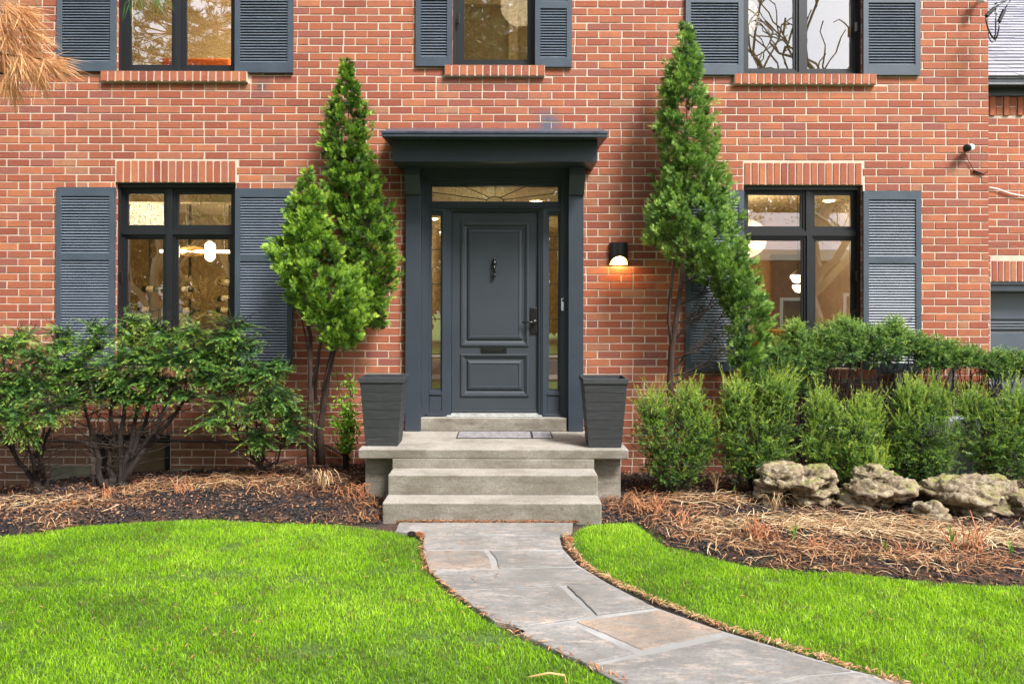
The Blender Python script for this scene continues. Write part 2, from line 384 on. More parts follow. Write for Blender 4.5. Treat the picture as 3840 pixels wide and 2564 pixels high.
# garage door: ribbed panels
gd = MB(); z = GO[2]; gy = WY + 0.20
gd.box(GO[0]-0.02, GO[1]+0.02, gy+0.02, gy+0.05, GO[2], GO[3]-0.10)
zt = GO[3]-0.11
while zt > GO[2]:
    h = 0.44
    gd.box(GO[0]-0.01, GO[1], gy-0.004, gy+0.018, zt-h+0.135, zt-0.012)
    for q in (0.02, 0.052, 0.084): gd.box(GO[0]-0.01, GO[1], gy-0.010, gy+0.018, zt-h+q, zt-h+q+0.022)
    zt -= h
m_gar = M('garage_paint', (0.075,0.09,0.115), 0.35, (0.06,0.075,0.095), 3)
gdo = gd.build('garage_door', m_gar, house, bevel=0.004)
gf = MB(); gf.box(GO[0]-0.002, GO[1]+0.002, WY+0.03, gy+0.0, GO[3]-0.10, GO[3]-0.001); gf.box(GO[0]-0.002, GO[1], WY+0.012, WY+0.028, GO[3]-0.03, GO[3]-0.001)
gf.build('garage_frame', m_paint, house)
# gutter, fascia, shingled roof
gt = MB(); zg0, zg1 = PZ(314, 0.25), PZ(287, 0.25)
gt.box(WALL_R+0.004, WX1+0.3, 0.25, 0.37, zg0, zg1-0.012); gt.box(WALL_R+0.004, WX1+0.3, 0.24, 0.38, zg1-0.012, zg1); gt.box(WALL_R+0.004, WX1+0.3, 0.242, 0.255, zg0-0.004, zg0+0.02)
gt.build('gutter', M('gutter_metal', (0.03,0.036,0.042), 0.35), house, bevel=0.008)
fa = MB(); fa.box(WALL_R+0.004, WX1+0.3, 0.385, WY+0.006, PZ(354, 0.385), zg1-0.02); fa.box(WALL_R+0.004, WX1+0.3, 0.30, 0.384, zg1-0.035, zg1-0.02)
fa.build('fascia_board', m_paint, house)
def shingles(mb, x0, x1, y0, z0, slope, rows, ex=0.125, tab=0.30, dirn=1, jit=0.006):
    ca, sa = math.cos(slope), math.sin(slope)
    for r in range(rows):
        x = x0 - (tab*0.5 if r % 2 else 0) - random.random()*0.08
        while x < x1:
            wdt = tab*random.uniform(0.75, 1.1)
            a, b = max(x, x0)+0.002, min(x+wdt, x1)-0.002
            if b - a > 0.02:
                s0 = r*ex + random.uniform(-jit, jit); s1 = (r+1)*ex + 0.03; t0 = 0.016 + random.random()*0.007; t1 = 0.003
                q = lambda xx, s, t: (xx, y0 + dirn*(s*ca - t*sa), z0 + s*sa + t*ca)
                mb.add([q(a,s0,0),q(b,s0,0),q(b,s0,t0),q(a,s0,t0),q(b,s1,t1),q(a,s1,t1)], [(0,1,2,3) ,(3,2,4,5),(1,4,2),(0,3,5)])
            x += wdt
def shinglemat():
    m, n, L, b = newmat('asphalt_shingles'); g = N(n, 'ShaderNodeNewGeometry')
    c = ramp(n, L, g.outputs['Random Per Island'], [(0, (0.20,0.20,0.235)), (0.5, (0.27,0.27,0.31)), (1, (0.34,0.335,0.37))])
    c = mixc(n, L, ramp(n, L, noisetex(n, L, 120, 3), [(0.4, 0.4), (0.6, 0.0)]), c, (0.12,0.12,0.14))
    L.new(c, b.inputs['Base Color']); b.inputs['Roughness'].default_value = 0.75; bump(n, L, b, noisetex(n, L, 150, 3), 0.6, 0.004); return m
m_shing = shinglemat()
rf = MB(); shingles(rf, WALL_R+0.004, WX1+0.3, 0.235, zg1+0.008, R(36), 36)
rf.add([(WALL_R+0.004,0.26,zg1),(WX1+0.3,0.26,zg1),(WX1+0.3,0.26+3.7,zg1+2.69),(WALL_R+0.004,0.26+3.7,zg1+2.69)], [(0,1,2,3)])
rf.build('garage_roof', m_shing, house)
mr = MB()
ex0, ex1, ey0, ey1, ez = WALL_L-0.4, WALL_R+0.4, -0.45, 8.6, WZ1
mr.add([(ex0,ey0,ez),(ex1,ey0,ez),(ex1,ey1,ez),(ex0,ey1,ez),(ex0+3.5,4.1,ez+2.9),(ex1-3.5,4.1,ez+2.9)], [(0,3,2,1),(0,1,5,4),(1,2,5),(2,3,4,5),(3,0,4)])
mr.build('main_roof', m_shing, house)
ea = MB(); ea.box(ex0, ex1, ey0-0.02, ey0+0.02, ez-0.16, ez-0.003); ea.box(ex0, ex1, ey0+0.02, -0.002, ez-0.03, ez-0.004)
ea.build('eaves_board', m_paint, house)

# ---------- windows
FY = 0.085
def window(panes, opn, glass, label=None, latch=None):
    x0, x1, z0, z1 = opn
    pr = [(PX(a, FY+0.03), PX(b, FY+0.03), PZ(d, FY+0.03), PZ(c, FY+0.03)) for a, b, c, d in panes]
    fr = MB()
    big = [(max(p[0]-0.045, x0+0.02), min(p[1]+0.045, x1-0.02), p[2]-0.045, p[3]+0.045) for p in pr]
    med = [(p[0]-0.022, p[1]+0.022, p[2]-0.022, p[3]+0.022) for p in pr]
    fr.plate(x0-0.01, x1+0.01, z0-0.01, z1+0.01, big, FY, FY+0.07)
    fr.plate(x0, x1, z0, z1, med, FY+0.018, FY+0.068)
    fr.plate(x0+0.001, x1-0.001, z0+0.001, z1-0.001, pr, FY+0.032, FY+0.066)
    # outer brick-mould at the wall face
    fr.plate(x0+0.001, x1-0.001, z0+0.001, z1-0.001, [(x0+0.028, x1-0.028, z0+0.03, z1-0.045)], FY-0.028, FY-0.001)
    w = fr.build('window', m_black, house)
    for p in pr:
        gmb = MB(); gmb.box(p[0]-0.008, p[1]+0.008, FY+0.044, FY+0.050, p[2]-0.008, p[3]+0.008)
        gmb.build('pane', glass, w)
        bd = MB(); bd.plate(p[0]-0.002, p[1]+0.002, p[2]-0.002, p[3]+0.002, [(p[0]+0.005, p[1]-0.005, p[2]+0.005, p[3]-0.005)], FY+0.036, FY+0.043)
        bd.build('glazing_bead', m_black, w)
    if latch:
        lm = MB(); q = P(latch[0], latch[1], FY-0.03); lm.box(q.x-0.012, q.x+0.012, FY-0.045, FY-0.0285, q.z-0.05, q.z+0.05); lm.build('hinge', m_iron, w, bevel=0.003)
    return w
window([(487,640,-190,246),(694,863,-190,247)], O_UL, m_glass)
window([(1737,1977,-240,224)], O_UM, m_glass, latch=(1716, 72))
window([(2805,2976,-190,255),(3026,3193,-190,256)], O_UR, m_glassR, latch=(3210, 98))
window([(476,614,729,848),(666,866,729,848),(476,611,899,1338),(666,862,899,1338)], O_LL, m_glass, latch=(455, 1040))
window([(2804,3003,728,848),(3054,3193,728,848),(2804,3006,899,1340),(3057,3193,899,1340)], O_LR, m_glass, latch=(3212, 1033))
# basement window
bw = MB(); a0, a1, b0, b1 = O_BL
bw.plate(a0, a1, b0, b1, [(a0+0.10, a1-0.10, b0+0.05, b1-0.09)], 0.10, 0.16)
bwo = bw.build('basement_window', m_black, house)
q = MB(); q.box(a0+0.09, a1-0.09, 0.13, 0.136, b0+0.04, b1-0.08); q.build('pane', M('basement_glass', (0.20,0.145,0.085), 0.25, (0.13,0.09,0.05), 3), bwo)
q = MB(); q.box(a0-0.42, a0-0.004, -0.012, -0.0005, -0.4, 0.13)
m_fndn = M('foundation_stucco', (0.22,0.22,0.14), 0.95, (0.12,0.12,0.08), 6, 0.7, 40, bdist=0.01)
q.build('foundation_patch', m_fndn, house, bevel=0.004)
q = MB(); q.box(a1+0.004, a1+0.45, -0.012, -0.0005, -0.4, 0.10); q.build('foundation_patch', m_fndn, house, bevel=0.004)

# ---------- shutters
def shutter(x0, x1, zt, zb, rails):
    """x in src px at Y=-0.03; rails list of (y0,y1) src incl. top and bottom rails"""
    Y0, Y1 = -0.034, -0.002; sw = 0.053
    X0, X1 = PX(x0, Y0), PX(x1, Y0)
    rs = [(PZ(b, Y0), PZ(a, Y0)) for a, b in rails]
    fr = MB(); hol = []
    rs2 = sorted(rs)
    for i in range(len(rs2)-1): hol.append((X0+sw, X1-sw, rs2[i][1], rs2[i+1][0]))
    fr.plate(X0, X1, rs2[0][0], rs2[-1][1], hol, Y0, Y1)
    for xx in (X0+0.026, X1-0.026):
        for zz in (rs2[0][0]+0.03, rs2[-1][1]-0.03): fr.lathe([(0.0, -0.003), (0.005, -0.002), (0.006, 0)], (xx, Y0, zz), 8, 'y')
    for xx in (X0+sw, X1-sw): fr.box(xx-0.0012, xx+0.0012, Y0-0.0006, Y0+0.002, rs2[0][0], rs2[-1][1])
    s = fr.build('shutter', m_shut, house, bevel=0.0015, seg=1)
    lv = MB(); pit = 0.0292
    for h in hol:
        n = max(1, round((h[3]-h[2])/pit)); p = (h[3]-h[2])/n
        for i in range(n):
            zc = h[2] + (i+0.5)*p + random.uniform(-0.0007, 0.0007)
            Mx = Matrix.Translation(((h[0]+h[1])/2, -0.0175, zc)) @ Matrix.Rotation(R(-40), 4, 'X')
            # blade: width runs from low-front to high-back
            lv.boxm(Mx, h[1]-h[0], 0.0050, 0.0355)
    lv.build('louvres', m_louv, s)
    bk = MB(); bk.box(X0+sw, X1-sw, -0.0035, -0.0025, rs2[0][1], rs2[-1][0]); bk.build('backing', m_black, s)
up = lambda b: [(-300,-265), (-70,-45), (b-37, b)]
shutter(207, 427, 0, 0, [(-300,-265),(-95,-70),(232,269)])
shutter(876, 1094, 0, 0, [(-300,-265),(-95,-70),(235,273)])
shutter(1556, 1693, 0, 0, [(-300,-265),(-26,-2),(212,247)])
shutter(2005, 2143, 0, 0, [(-300,-265),(4,29),(214,249)])
shutter(2571, 2788, 0, 0, [(-300,-265),(-18,6),(239,277)])
shutter(3239, 3453, 0, 0, [(-300,-265),(-18,5),(239,277)])
shutter(208, 427, 0, 0, [(705,738),(953,978),(1350,1387)])
shutter(880, 1096, 0, 0, [(708,741),(957,982),(1352,1388)])
shutter(2571, 2790, 0, 0, [(712,745),(958,983),(1354,1391)])
shutter(3239, 3455, 0, 0, [(713,745),(959,984),(1358,1395)])

# ---------- entrance: pilasters, frame, transom, sidelights, door, canopy
for s in (-1, 1):
    mb = MB(); a, b = sorted((XC + s*0.765, XC + s*0.920))
    mb.box(a, b, -0.08, 0.05, 0.507, 3.218); mb.build('pilaster', m_paint, house, bevel=0.003)
    mb = MB(); a, b = sorted((XC + s*0.763, XC + s*0.922)); zt, zm, zb = 3.217, PZ(657, -0.2), PZ(731, -0.09)
    mb.add([(a,-0.20,zt),(b,-0.20,zt),(b,-0.20,zm),(a,-0.20,zm),(b,-0.105,zb),(a,-0.105,zb),(a,-0.081,zb),(b,-0.081,zb),(a,-0.081,zt),(b,-0.081,zt)],
           [(3,2,1,0),(5,4,2,3),(6,7,4,5),(0,1,9,8),(8,6,5,3,0),(1,2,4,7,9),(8,9,7,6)])
    mb.build('bracket', m_paint, house, bevel=0.002)
fr = MB()
T = 3.217
# header moulding steps and jamb casings
for i, (hw, y) in enumerate([(0.764, 0.0), (0.745, 0.018), (0.728, 0.030), (0.712, 0.045)]):
    zt = T - 0.0 - i*0.001
    fr.plate(XC-hw, XC+hw, 0.642, zt, [(XC-hw+0.022, XC+hw-0.022, 0.60, 3.165-0.014*i)], y, y+0.10-i*0.002)
base = 0.642
TG = (XC-0.668, XC+0.668, PZ(756, 0.09), PZ(698, 0.09))
SG = [(XC-0.668, XC-0.573, PZ(1459, 0.09), PZ(806, 0.09)), (XC+0.573, XC+0.668, PZ(1459, 0.09), PZ(806, 0.09))]
DO = (XC-0.456, XC+0.456, 0.672, PZ(795, 0.13))
def grow(r, g): return (r[0]-g, r[1]+g, r[2]-g, r[3]+g)
fr.plate(XC-0.70, XC+0.70, base, 3.14, [grow(TG,0.03)] + [(s[0]-0.022, s[1]+0.022, 0.70, s[3]+0.035) for s in SG] + [(DO[0]-0.05, DO[1]+0.05, 0.60, DO[3]+0.045)], 0.060, 0.145)
fr.plate(XC-0.699, XC+0.699, base+0.001, 3.139, [grow(TG,0.016)] + [(s[0]-0.012, s[1]+0.012, s[2]-0.02, s[3]+0.02) for s in SG] + [(DO[0]-0.032, DO[1]+0.032, 0.60, DO[3]+0.03)], 0.074, 0.143)
fr.plate(XC-0.698, XC+0.698, base+0.002, 3.138, [TG] + SG + [(DO[0]-0.014, DO[1]+0.014, 0.60, DO[3]+0.014)], 0.086, 0.141)
fr.plate(XC-0.697, XC+0.697, base+0.003, 3.137, [TG] + SG + [(DO[0]-0.001, DO[1]+0.001, 0.60, DO[3])], 0.100, 0.16)
# transom bar bead and door-head beads
for zz in (PZ(771,0.05), PZ(778,0.05)): fr.box(XC-0.70, XC+0.70, 0.046, 0.0598, zz-0.006, zz+0.006)
for s in SG:
    zc = PZ(1470, 0.05)
    fr.box(s[0]-0.02, s[1]+0.02, 0.056, 0.0858, zc-0.03, zc-0.012); fr.box(s[0]-0.02, s[1]+0.02, 0.066, 0.0857, zc-0.012, zc+0.006)
    fr.box(s[0]-0.018, s[1]+0.018, 0.070, 0.0856, 0.70, zc-0.045)
    fr.box(s[0]-0.06, s[1]+0.045, 0.030, 0.0595, 0.645, 0.668)
fr.plate(XC-0.60, XC+0.60, base+0.004, 3.0, [s for s in SG] + [TG, (DO[0]+0.02, DO[1]-0.02, 0.60, DO[3]-0.02)], 0.1705, 0.20)
frame = fr.build('door_frame', m_paint, house, bevel=0.0025, seg=2)
mb = MB(); mb.box(TG[0], TG[1], 0.118, 0.124, TG[2], TG[3]); mb.build('transom_pane', m_glass, frame)
for s in SG:
    mb = MB(); mb.box(s[0], s[1], 0.118, 0.124, s[2], s[3]); mb.build('sidelight_pane', m_glass, frame)
    for sy in (936, 1066, 1197, 1328): mb = MB(); mb.box(s[0], s[1], 0.112, 0.1175, PZ(sy,0.1)-0.004, PZ(sy,0.1)+0.004); mb.build('muntin', m_iron, frame)
mb = MB(); cxm, czm = XC, TG[2]
arc = [(cxm + 0.092*math.cos(t), 0.115, czm + 0.055*math.sin(t)) for t in np.linspace(0, math.pi, 13)]
mb.tube(arc, 0.0045, 6)
for ex_, ez_, sx_, sz_ in ((0, TG[3], 0, 0.055), (-0.325, TG[3], -0.055, 0.046), (0.325, TG[3], 0.055, 0.046), (-0.668, TG[3]-0.062, -0.085, 0.022), (0.668, TG[3]-0.066, 0.085, 0.022)):
    mb.tube([(cxm+sx_, 0.115, czm+sz_), (cxm+ex_, 0.115, ez_)], 0.0042, 6)
mb.build('fan_muntin', m_iron, frame)
# door leaf with raised panels built as stepped frames
d = MB(); DY = 0.128
def rect(a, b, t, bo): return (PX(a, DY), PX(b, DY), PZ(bo, DY), PZ(t, DY))
p1 = rect(1730, 1975, 839, 1293); p2 = rect(1730, 1975, 1331, 1481)
# centre the panels on the leaf
def ctr(r): w_ = (r[1]-r[0])/2; return (XC-w_, XC+w_, r[2], r[3])
p1, p2 = ctr(p1), ctr(p2)
d.plate(DO[0]+0.003, DO[1]-0.003, DO[2]+0.003, DO[3]-0.003, [p1, p2], DY, DY+0.04)
def ring(mb, r, g0, y0, g1, y1):
    A = grow(r, -g0); B = grow(r, -g1)
    va = [(A[0],y0,A[2]),(A[1],y0,A[2]),(A[1],y0,A[3]),(A[0],y0,A[3])]; vb = [(B[0],y1,B[2]),(B[1],y1,B[2]),(B[1],y1,B[3]),(B[0],y1,B[3])]
    mb.add(va+vb, [(0,1,5,4),(1,2,6,5),(2,3,7,6),(3,0,4,7)])
for r in (p1, p2):
    prof = [(-0.014, DY-0.001), (-0.012, DY-0.014), (0.004, DY-0.017), (0.010, DY-0.009), (0.020, DY-0.007), (0.026, DY+0.004), (0.040, DY+0.010), (0.052, DY+0.010), (0.056, DY+0.004), (0.064, DY-0.005), (0.084, DY-0.012), (0.090, DY-0.012), (0.092, DY-0.008), (0.094, DY-0.006)]
    for (g0, y0), (g1, y1) in zip(prof[:-1], prof[1:]): ring(d, r, g0, y0, g1, y1)
    B = grow(r, -0.094); y = DY-0.006
    d.add([(B[0],y,B[2]),(B[1],y,B[2]),(B[1],y,B[3]),(B[0],y,B[3])], [(0,1,2,3)])
d.box(DO[0]+0.004, DO[1]-0.004, DY-0.012, DY-0.0005, DO[2]+0.008, DO[2]+0.035)
door = d.build('front_door', M('door_paint', (0.034,0.041,0.051), 0.45, (0.029,0.036,0.045), 3, 0.15, 220), house)
# knocker
k = MB(); kx, kt, kb = PX(1854, DY), PZ(966, DY-0.03), PZ(1037, DY-0.03)
k.lathe([(0,0.030),(0.012,0.027),(0.018,0.018),(0.017,0.006),(0.011,0),(0.016,-0.008),(0.024,-0.02),(0.025,-0.035),(0.017,-0.05),(0.012,-0.056),(0,-0.058)], (kx, DY-0.032, kt-0.03), 14)
k.tube([(kx,DY-0.035,kt-0.075),(kx,DY-0.05,kt-0.10),(kx,DY-0.052,kt-0.13),(kx,DY-0.045,kb+0.03)], [0.011,0.014,0.013,0.011], 10)
k.lathe([(0,0.014),(0.016,0.012),(0.021,0.0),(0.018,-0.014),(0,-0.018)], (kx, DY-0.036, kb+0.014), 14)
k.box(kx-0.014, kx+0.014, DY-0.03, DY-0.006, kt-0.075, kt-0.045)
k.build('door_knocker', m_iron, door, smooth=True)
ms = MB(); a = (PX(1806,DY), PX(1900,DY), PZ(1327,DY), PZ(1299,DY))
ms.plate(a[0], a[1], a[2], a[3], [(a[0]+0.028, a[1]-0.028, a[2]+0.018, a[3]-0.018)], DY-0.014, DY-0.0005)
ms.box(a[0]+0.03, a[1]-0.03, DY-0.010, DY-0.001, a[2]+0.02, a[3]-0.02); ms.tube([(a[0]+0.03,DY-0.013,a[3]-0.022),(a[1]-0.03,DY-0.013,a[3]-0.022)], 0.004, 6)
ms.box(a[0]+0.055, a[1]-0.055, DY-0.0125, DY-0.0095, a[2]+0.034, a[3]-0.036)
ms.build('mail_slot', m_iron, door, bevel=0.002)
hd = MB(); a = (PX(1990,DY), PX(2014,DY), PZ(1249,DY), PZ(1152,DY))
hd.box(a[0], a[1], DY-0.022, DY-0.0005, a[2], a[3]); hl = PZ(1207, DY)
hd.build('lock_plate', m_iron, door, bevel=0.006)
hd = MB(); hx = (a[0]+a[1])/2+0.004
hd.lathe([(0.0,-0.062),(0.022,-0.060),(0.024,-0.05),(0.024,-0.022)], (hx, DY, hl+0.004), 16, 'y'); hd.tube([(hx,DY-0.052,hl),(hx-0.05,DY-0.056,hl-0.002),(PX(1959,DY),DY-0.052,hl-0.002)], [0.011,0.0105,0.011], 10)
hd.build('door_handle', m_iron, door, smooth=True)
hd = MB(); hd.lathe([(0.0,-0.03),(0.008,-0.03),(0.009,-0.022)], (hx, DY, a[3]-0.03), 12, 'y'); hd.build('key_cylinder', m_iron, door, smooth=True)
# threshold
th = MB(); th.box(XC-0.50, XC+0.50, -0.010, 0.16, 0.642, 0.656); th.box(XC-0.455, XC+0.455, 0.03, 0.16, 0.656, 0.6715)
th.build('threshold', m_steelw, house, bevel=0.003)
# canopy
cp = MB(); cy1, cy2 = 7.07-7.72, 7.27-7.72
x0, x1 = -1.065, 1.10; zf0, zf1, zk = 3.417, 3.466, 3.655
cp.add([(x0,cy1,zf0),(x1,cy1,zf0),(x1,-0.001,3.455),(x0,-0.001,3.455),(x0,cy1,zf1),(x1,cy1,zf1),(x1,-0.001,zk),(x0,-0.001,zk)],
       [(0,3,2,1),(4,5,6,7),(0,1,5,4),(1,2,6,5),(2,3,7,6),(3,0,4,7)])
can = cp.build('canopy', m_paint, house, bevel=0.004)
mb = MB(); mb.box(-0.992, 1.026, cy2, -0.001, 3.219, 3.425)
mb.build('canopy_fascia', m_paint, can, bevel=0.003)
mb = MB(); mb.add([(x0-0.008,cy1-0.008,zf1-0.014),(x1+0.008,cy1-0.008,zf1-0.014),(x1+0.008,cy1-0.008,zf1+0.004),(x0-0.008,cy1-0.008,zf1+0.004),(x1+0.008,-0.0015,zk+0.004),(x0-0.008,-0.0015,zk+0.004)], [(0,1,2,3),(3,2,4,5)])
mb.build('flashing', M('canopy_flashing', (0.06,0.08,0.11), 0.3, (0.03,0.04,0.06), 12, 0.5, 30), can)
mb = MB(); 
for q_ in range(4): mb.box(XC-0.76, XC+0.76, -0.055+q_*0.014, -0.001, 3.218-0.018*(q_+1), 3.2175-0.018*q_)
mb.build('canopy_moulding', m_paint, can)

# ---------- rooms behind the glass
rooms = MB(); FZ, C1, F2, C2 = 0.66, 3.30, 3.62, 6.45
def room(x0, x1, z0, z1, depth, name_mats):
    mb = MB()
    mb.add([(x0,depth,z0),(x1,depth,z0),(x1,depth,z1),(x0,depth,z1)], [(0,1,2,3)], 0)
    mb.add([(x0,0.26,z0),(x0,depth,z0),(x0,depth,z1),(x0,0.26,z1)], [(0,1,2,3)], 0)
    mb.add([(x1,0.26,z0),(x1,depth,z0),(x1,depth,z1),(x1,0.26,z1)], [(3,2,1,0)], 0)
    mb.add([(x0,0.26,z1),(x1,0.26,z1),(x1,depth,z1),(x0,depth,z1)], [(0,1,2,3)], 1)
    mb.add([(x0,0.26,z0),(x1,0.26,z0),(x1,depth,z0),(x0,depth,z0)], [(0,1,2,3)], 2)
    return mb.build('room', name_mats, house)
m_wood = M('back_wall_panelling', (0.36,0.25,0.12), 0.6, (0.24,0.16,0.075), 18, stretch=(4,1,0.3))
room(-6.9, -1.3, FZ, C1, 4.4, [m_wood, m_ceil, m_floor])
m_hall = M('hall_paint', (0.55,0.42,0.24), 0.8)
room(-1.2, 1.4, FZ, C1, 7.9, [m_hall, m_ceil, m_floor])
room(1.5, 5.0, FZ, C1, 4.0, [M('dining_room_paint', (0.55,0.34,0.17), 0.8), m_ceil, m_floor])
room(-6.9, -1.3, F2, C2, 4.0, [m_int, m_ceil, m_floor])
room(-1.2, 1.4, F2, C2, 3.2, [m_int, m_ceil, m_floor])
room(1.5, 5.0, F2, C2, 4.0, [M('dim_bedroom_paint', (0.25,0.22,0.18), 0.9), m_ceil, m_floor])
def lamp(name, loc, e, size=0.25, c=(1, 0.80, 0.52), typ='POINT'):
    l = bpy.data.lights.new(name, typ); l.energy = e; l.color = c
    if typ == 'POINT': l.shadow_soft_size = size
    o = bpy.data.objects.new(name, l); col.objects.link(o); o.location = loc; return o
lamp('dining_room_lamp', (-4.4, 1.6, 2.9), 40); lamp('dining_room_lamp', (-3.0, 3.3, 2.6), 44)
lamp('hall_lamp', (0.1, 2.2, 2.5), 8); lamp('hall_lamp', (0.0, 5.5, 2.7), 22)
lamp('kitchen_lamp', (3.3, 2.0, 2.7), 40)
lamp('far_bedroom_lamp', (3.2, 2.0, 5.6), 26); lamp('bedroom_lamp', (-3.3, 2.2, 5.7), 95); lamp('landing_lamp', (0.3, 1.6, 5.6), 12)
m_down = emis('downlight_glow', (1, 0.86, 0.6), 14)
for sx, sy in ((505,813),(540,829),(557,838),(805,840),(3110,752),(2998,814),(1626,823),(1646,872),(2010,757)):
    D = F*(C1-0.01-CZ)/(VY-sy); mb = MB(); xx = CX+(sx-VX)*D/F; yy = D+CY
    mb.lathe([(0.0,-0.004),(0.055,-0.004),(0.07,0.0)], (xx, yy, C1-0.012), 16); mb.build('downlight', m_down, house)
# bedroom flush lamp, orange headboard
mb = MB(); qx, qy = CX+(811-VX)*10.3/F, 10.3+CY
mb.lathe([(0,-0.13),(0.16,-0.11),(0.20,-0.06),(0.20,0.0)], (qx, qy, C2-0.01), 24)
o = mb.build('ceiling_lamp', emis('ceiling_lamp_glow', (1,0.78,0.42), 3.0), smooth=True); tag(o, 'glowing round flush ceiling lamp inside the upper window above the orange headboard', 'ceiling lamp')
mb = MB(); y_ = 2.2; mb.box(PX(600,y_), PX(856,y_), y_, y_+0.08, F2+0.3, PZ(219,y_))
o = mb.build('headboard', M('orange_fabric', (0.75,0.16,0.03), 0.8), bevel=0.02); tag(o, 'plain orange headboard standing low inside the upper window', 'headboard')
# casing strips in the landing room
mb = MB(); y_ = 2.9
mb.box(PX(1905,y_), PX(1940,y_), y_, y_+0.1, F2, C2-0.3); mb.box(PX(1740,y_), PX(1905,y_), y_, y_+0.1, PZ(14,y_), PZ(-20,y_)); mb.build('door_casing', m_ceil, house)
# back-window greenery seen down the hall is a shrub in the rear garden (built with the planting)

# dining-room contents
m_bot = M('bottle_glass', (0.02,0.03,0.015), 0.12); m_lab = M('bottle_paper', (0.7,0.62,0.42), 0.7)
bp = [(707,1089,'upper bottle showing through the larger pane'),(712,1167,'lower bottle showing through the larger pane'),(575,1087,'upper bottle showing through the narrow pane'),(560,1165,'lower bottle showing through the narrow pane'),(858,1062,'uppermost bottle at the right edge of the pane'),(856,1122,'middle bottle at the right edge of the pane'),(854,1166,'lowest bottle at the right edge of the pane')]
for sx, sy, lb in bp:
    y_ = 3.2; p = P(sx, sy, y_); t = thing('wine_bottle', 'dark wine bottle, ' + lb, 'bottle', p, 'wine bottles on the dining room rack')
    mb = MB(); mb.lathe([(0,-0.16),(0.043,-0.155),(0.045,0.03),(0.036,0.06),(0.016,0.09),(0.015,0.16),(0,0.162)], (0,0,0), 14, 'x'); mb.build('glass_body', m_bot, t, smooth=True)
    mb = MB(); mb.lathe([(0.0465,-0.09),(0.0465,0.01)], (0,0,0), 14, 'x'); mb.build('paper_label', m_lab, t, smooth=True)
rk = MB()
for sx in (712, 562, 860): p = P(sx, 1000, 3.26); rk.tube([(p.x,3.26,FZ),(p.x,3.26,C1)], 0.018, 8)
o = rk.build('bottle_rack', m_iron); tag(o, 'black vertical rods of the wine rack on the back wall of the lit dining room', 'rack')
t = thing('pendant_lamp', 'glowing linear pendant lamp with white glass discs inside the lower window left of the door', 'pendant lamp', P(770, 945, 1.8))
c0 = P(770, 945, 1.8); m_glow = emis('pendant_glow', (1,0.83,0.55), 5.0)
mb = MB(); mb.tube([P(600,945,1.8)-c0, P(866,946,1.8)-c0], 0.020, 10); mb.build('light_bar', m_glow, t, smooth=True)
for sx, rz, rx_ in ((787, 0.085, 0.042), (655, 0.06, 0.035)):
    mb = MB(); q_ = P(sx, 945, 1.78)-c0
    for dz, rr in ((0.055, 1.0), (-0.062, 0.9)):
        mb.lathe([(0,-rx_*1.6),(0.05*rr,-rx_*1.2),(0.075*rr,-rx_*0.4),(0.075*rr,rx_*0.4),(0.05*rr,rx_*1.2),(0,rx_*1.6)], (q_.x,q_.y,q_.z+dz*rz/0.085), 18, 'x')
    mb.build('glass_disc', m_glow, t, smooth=True)
mb = MB(); q_ = P(720,945,1.85)-c0; mb.lathe([(0.02,-0.15),(0.05,-0.13),(0.07,-0.04),(0.07,0.04),(0.05,0.13),(0.02,0.15)], (q_.x,q_.y,q_.z), 18, 'x')
mb.build('amber_shade', emis('amber_glow', (1,0.55,0.15), 0.12, (0.5,0.28,0.08)), t, smooth=True)
for sx in (700, 840): mb = MB(); mb.tube([P(sx,945,1.8)-c0, Vector((P(sx,945,1.8).x, 1.8, C1))-c0], 0.005, 6); mb.build('suspension_wire', m_iron, t)
m_lin = M('linen', (0.62,0.50,0.30), 0.9, (0.5,0.38,0.22), 30)
t = thing('dining_chair', 'high-backed beige upholstered dining chair behind the lower window left of the door', 'chair', (P(788,1250,1.3).x, 1.3, FZ))
mb = MB()
zc = PZ(1180,1.3)-FZ
mb.add([(-0.22,0,0.45),(0.22,0,0.45),(0.24,0.02,zc-0.16),(0.17,0.02,zc-0.02),(0.06,0.02,zc),(-0.10,0.02,zc-0.0),(-0.20,0.02,zc-0.06),(-0.24,0.02,zc-0.18),
        (-0.22,0.08,0.45),(0.22,0.08,0.45),(0.24,0.10,zc-0.16),(0.17,0.10,zc-0.02),(0.06,0.10,zc),(-0.10,0.10,zc-0.0),(-0.20,0.10,zc-0.06),(-0.24,0.10,zc-0.18)],
       [(0,1,2,3,4,5,6,7),(15,14,13,12,11,10,9,8)]+[(i,8+i,8+(i+1)%8,(i+1)%8) for i in range(8)])
mb.build('backrest', m_lin, t, bevel=0.02)
mb = MB(); mb.box(-0.24,0.24,0.05,0.52,0.40,0.50); mb.build('seat', m_lin, t, bevel=0.03)
for ax_ in (-0.2,0.2):
    for ay in (0.08,0.48): mb = MB(); mb.tube([(ax_,ay,0.41),(ax_*1.05,ay,0)], [0.022,0.014], 8); mb.build('leg', m_iron, t)
t = thing('vase', 'tall vase of dried grasses inside the lower window left of the door', 'vase', (P(768,1170,2.0).x, 2.0, FZ+0.75))
mb = MB(); mb.lathe([(0.0,0),(0.06,0.0),(0.08,0.12),(0.05,0.24),(0.06,0.28)], (0,0,0), 16); mb.build('vase_body', m_lin, t, smooth=True)
mb = MB()
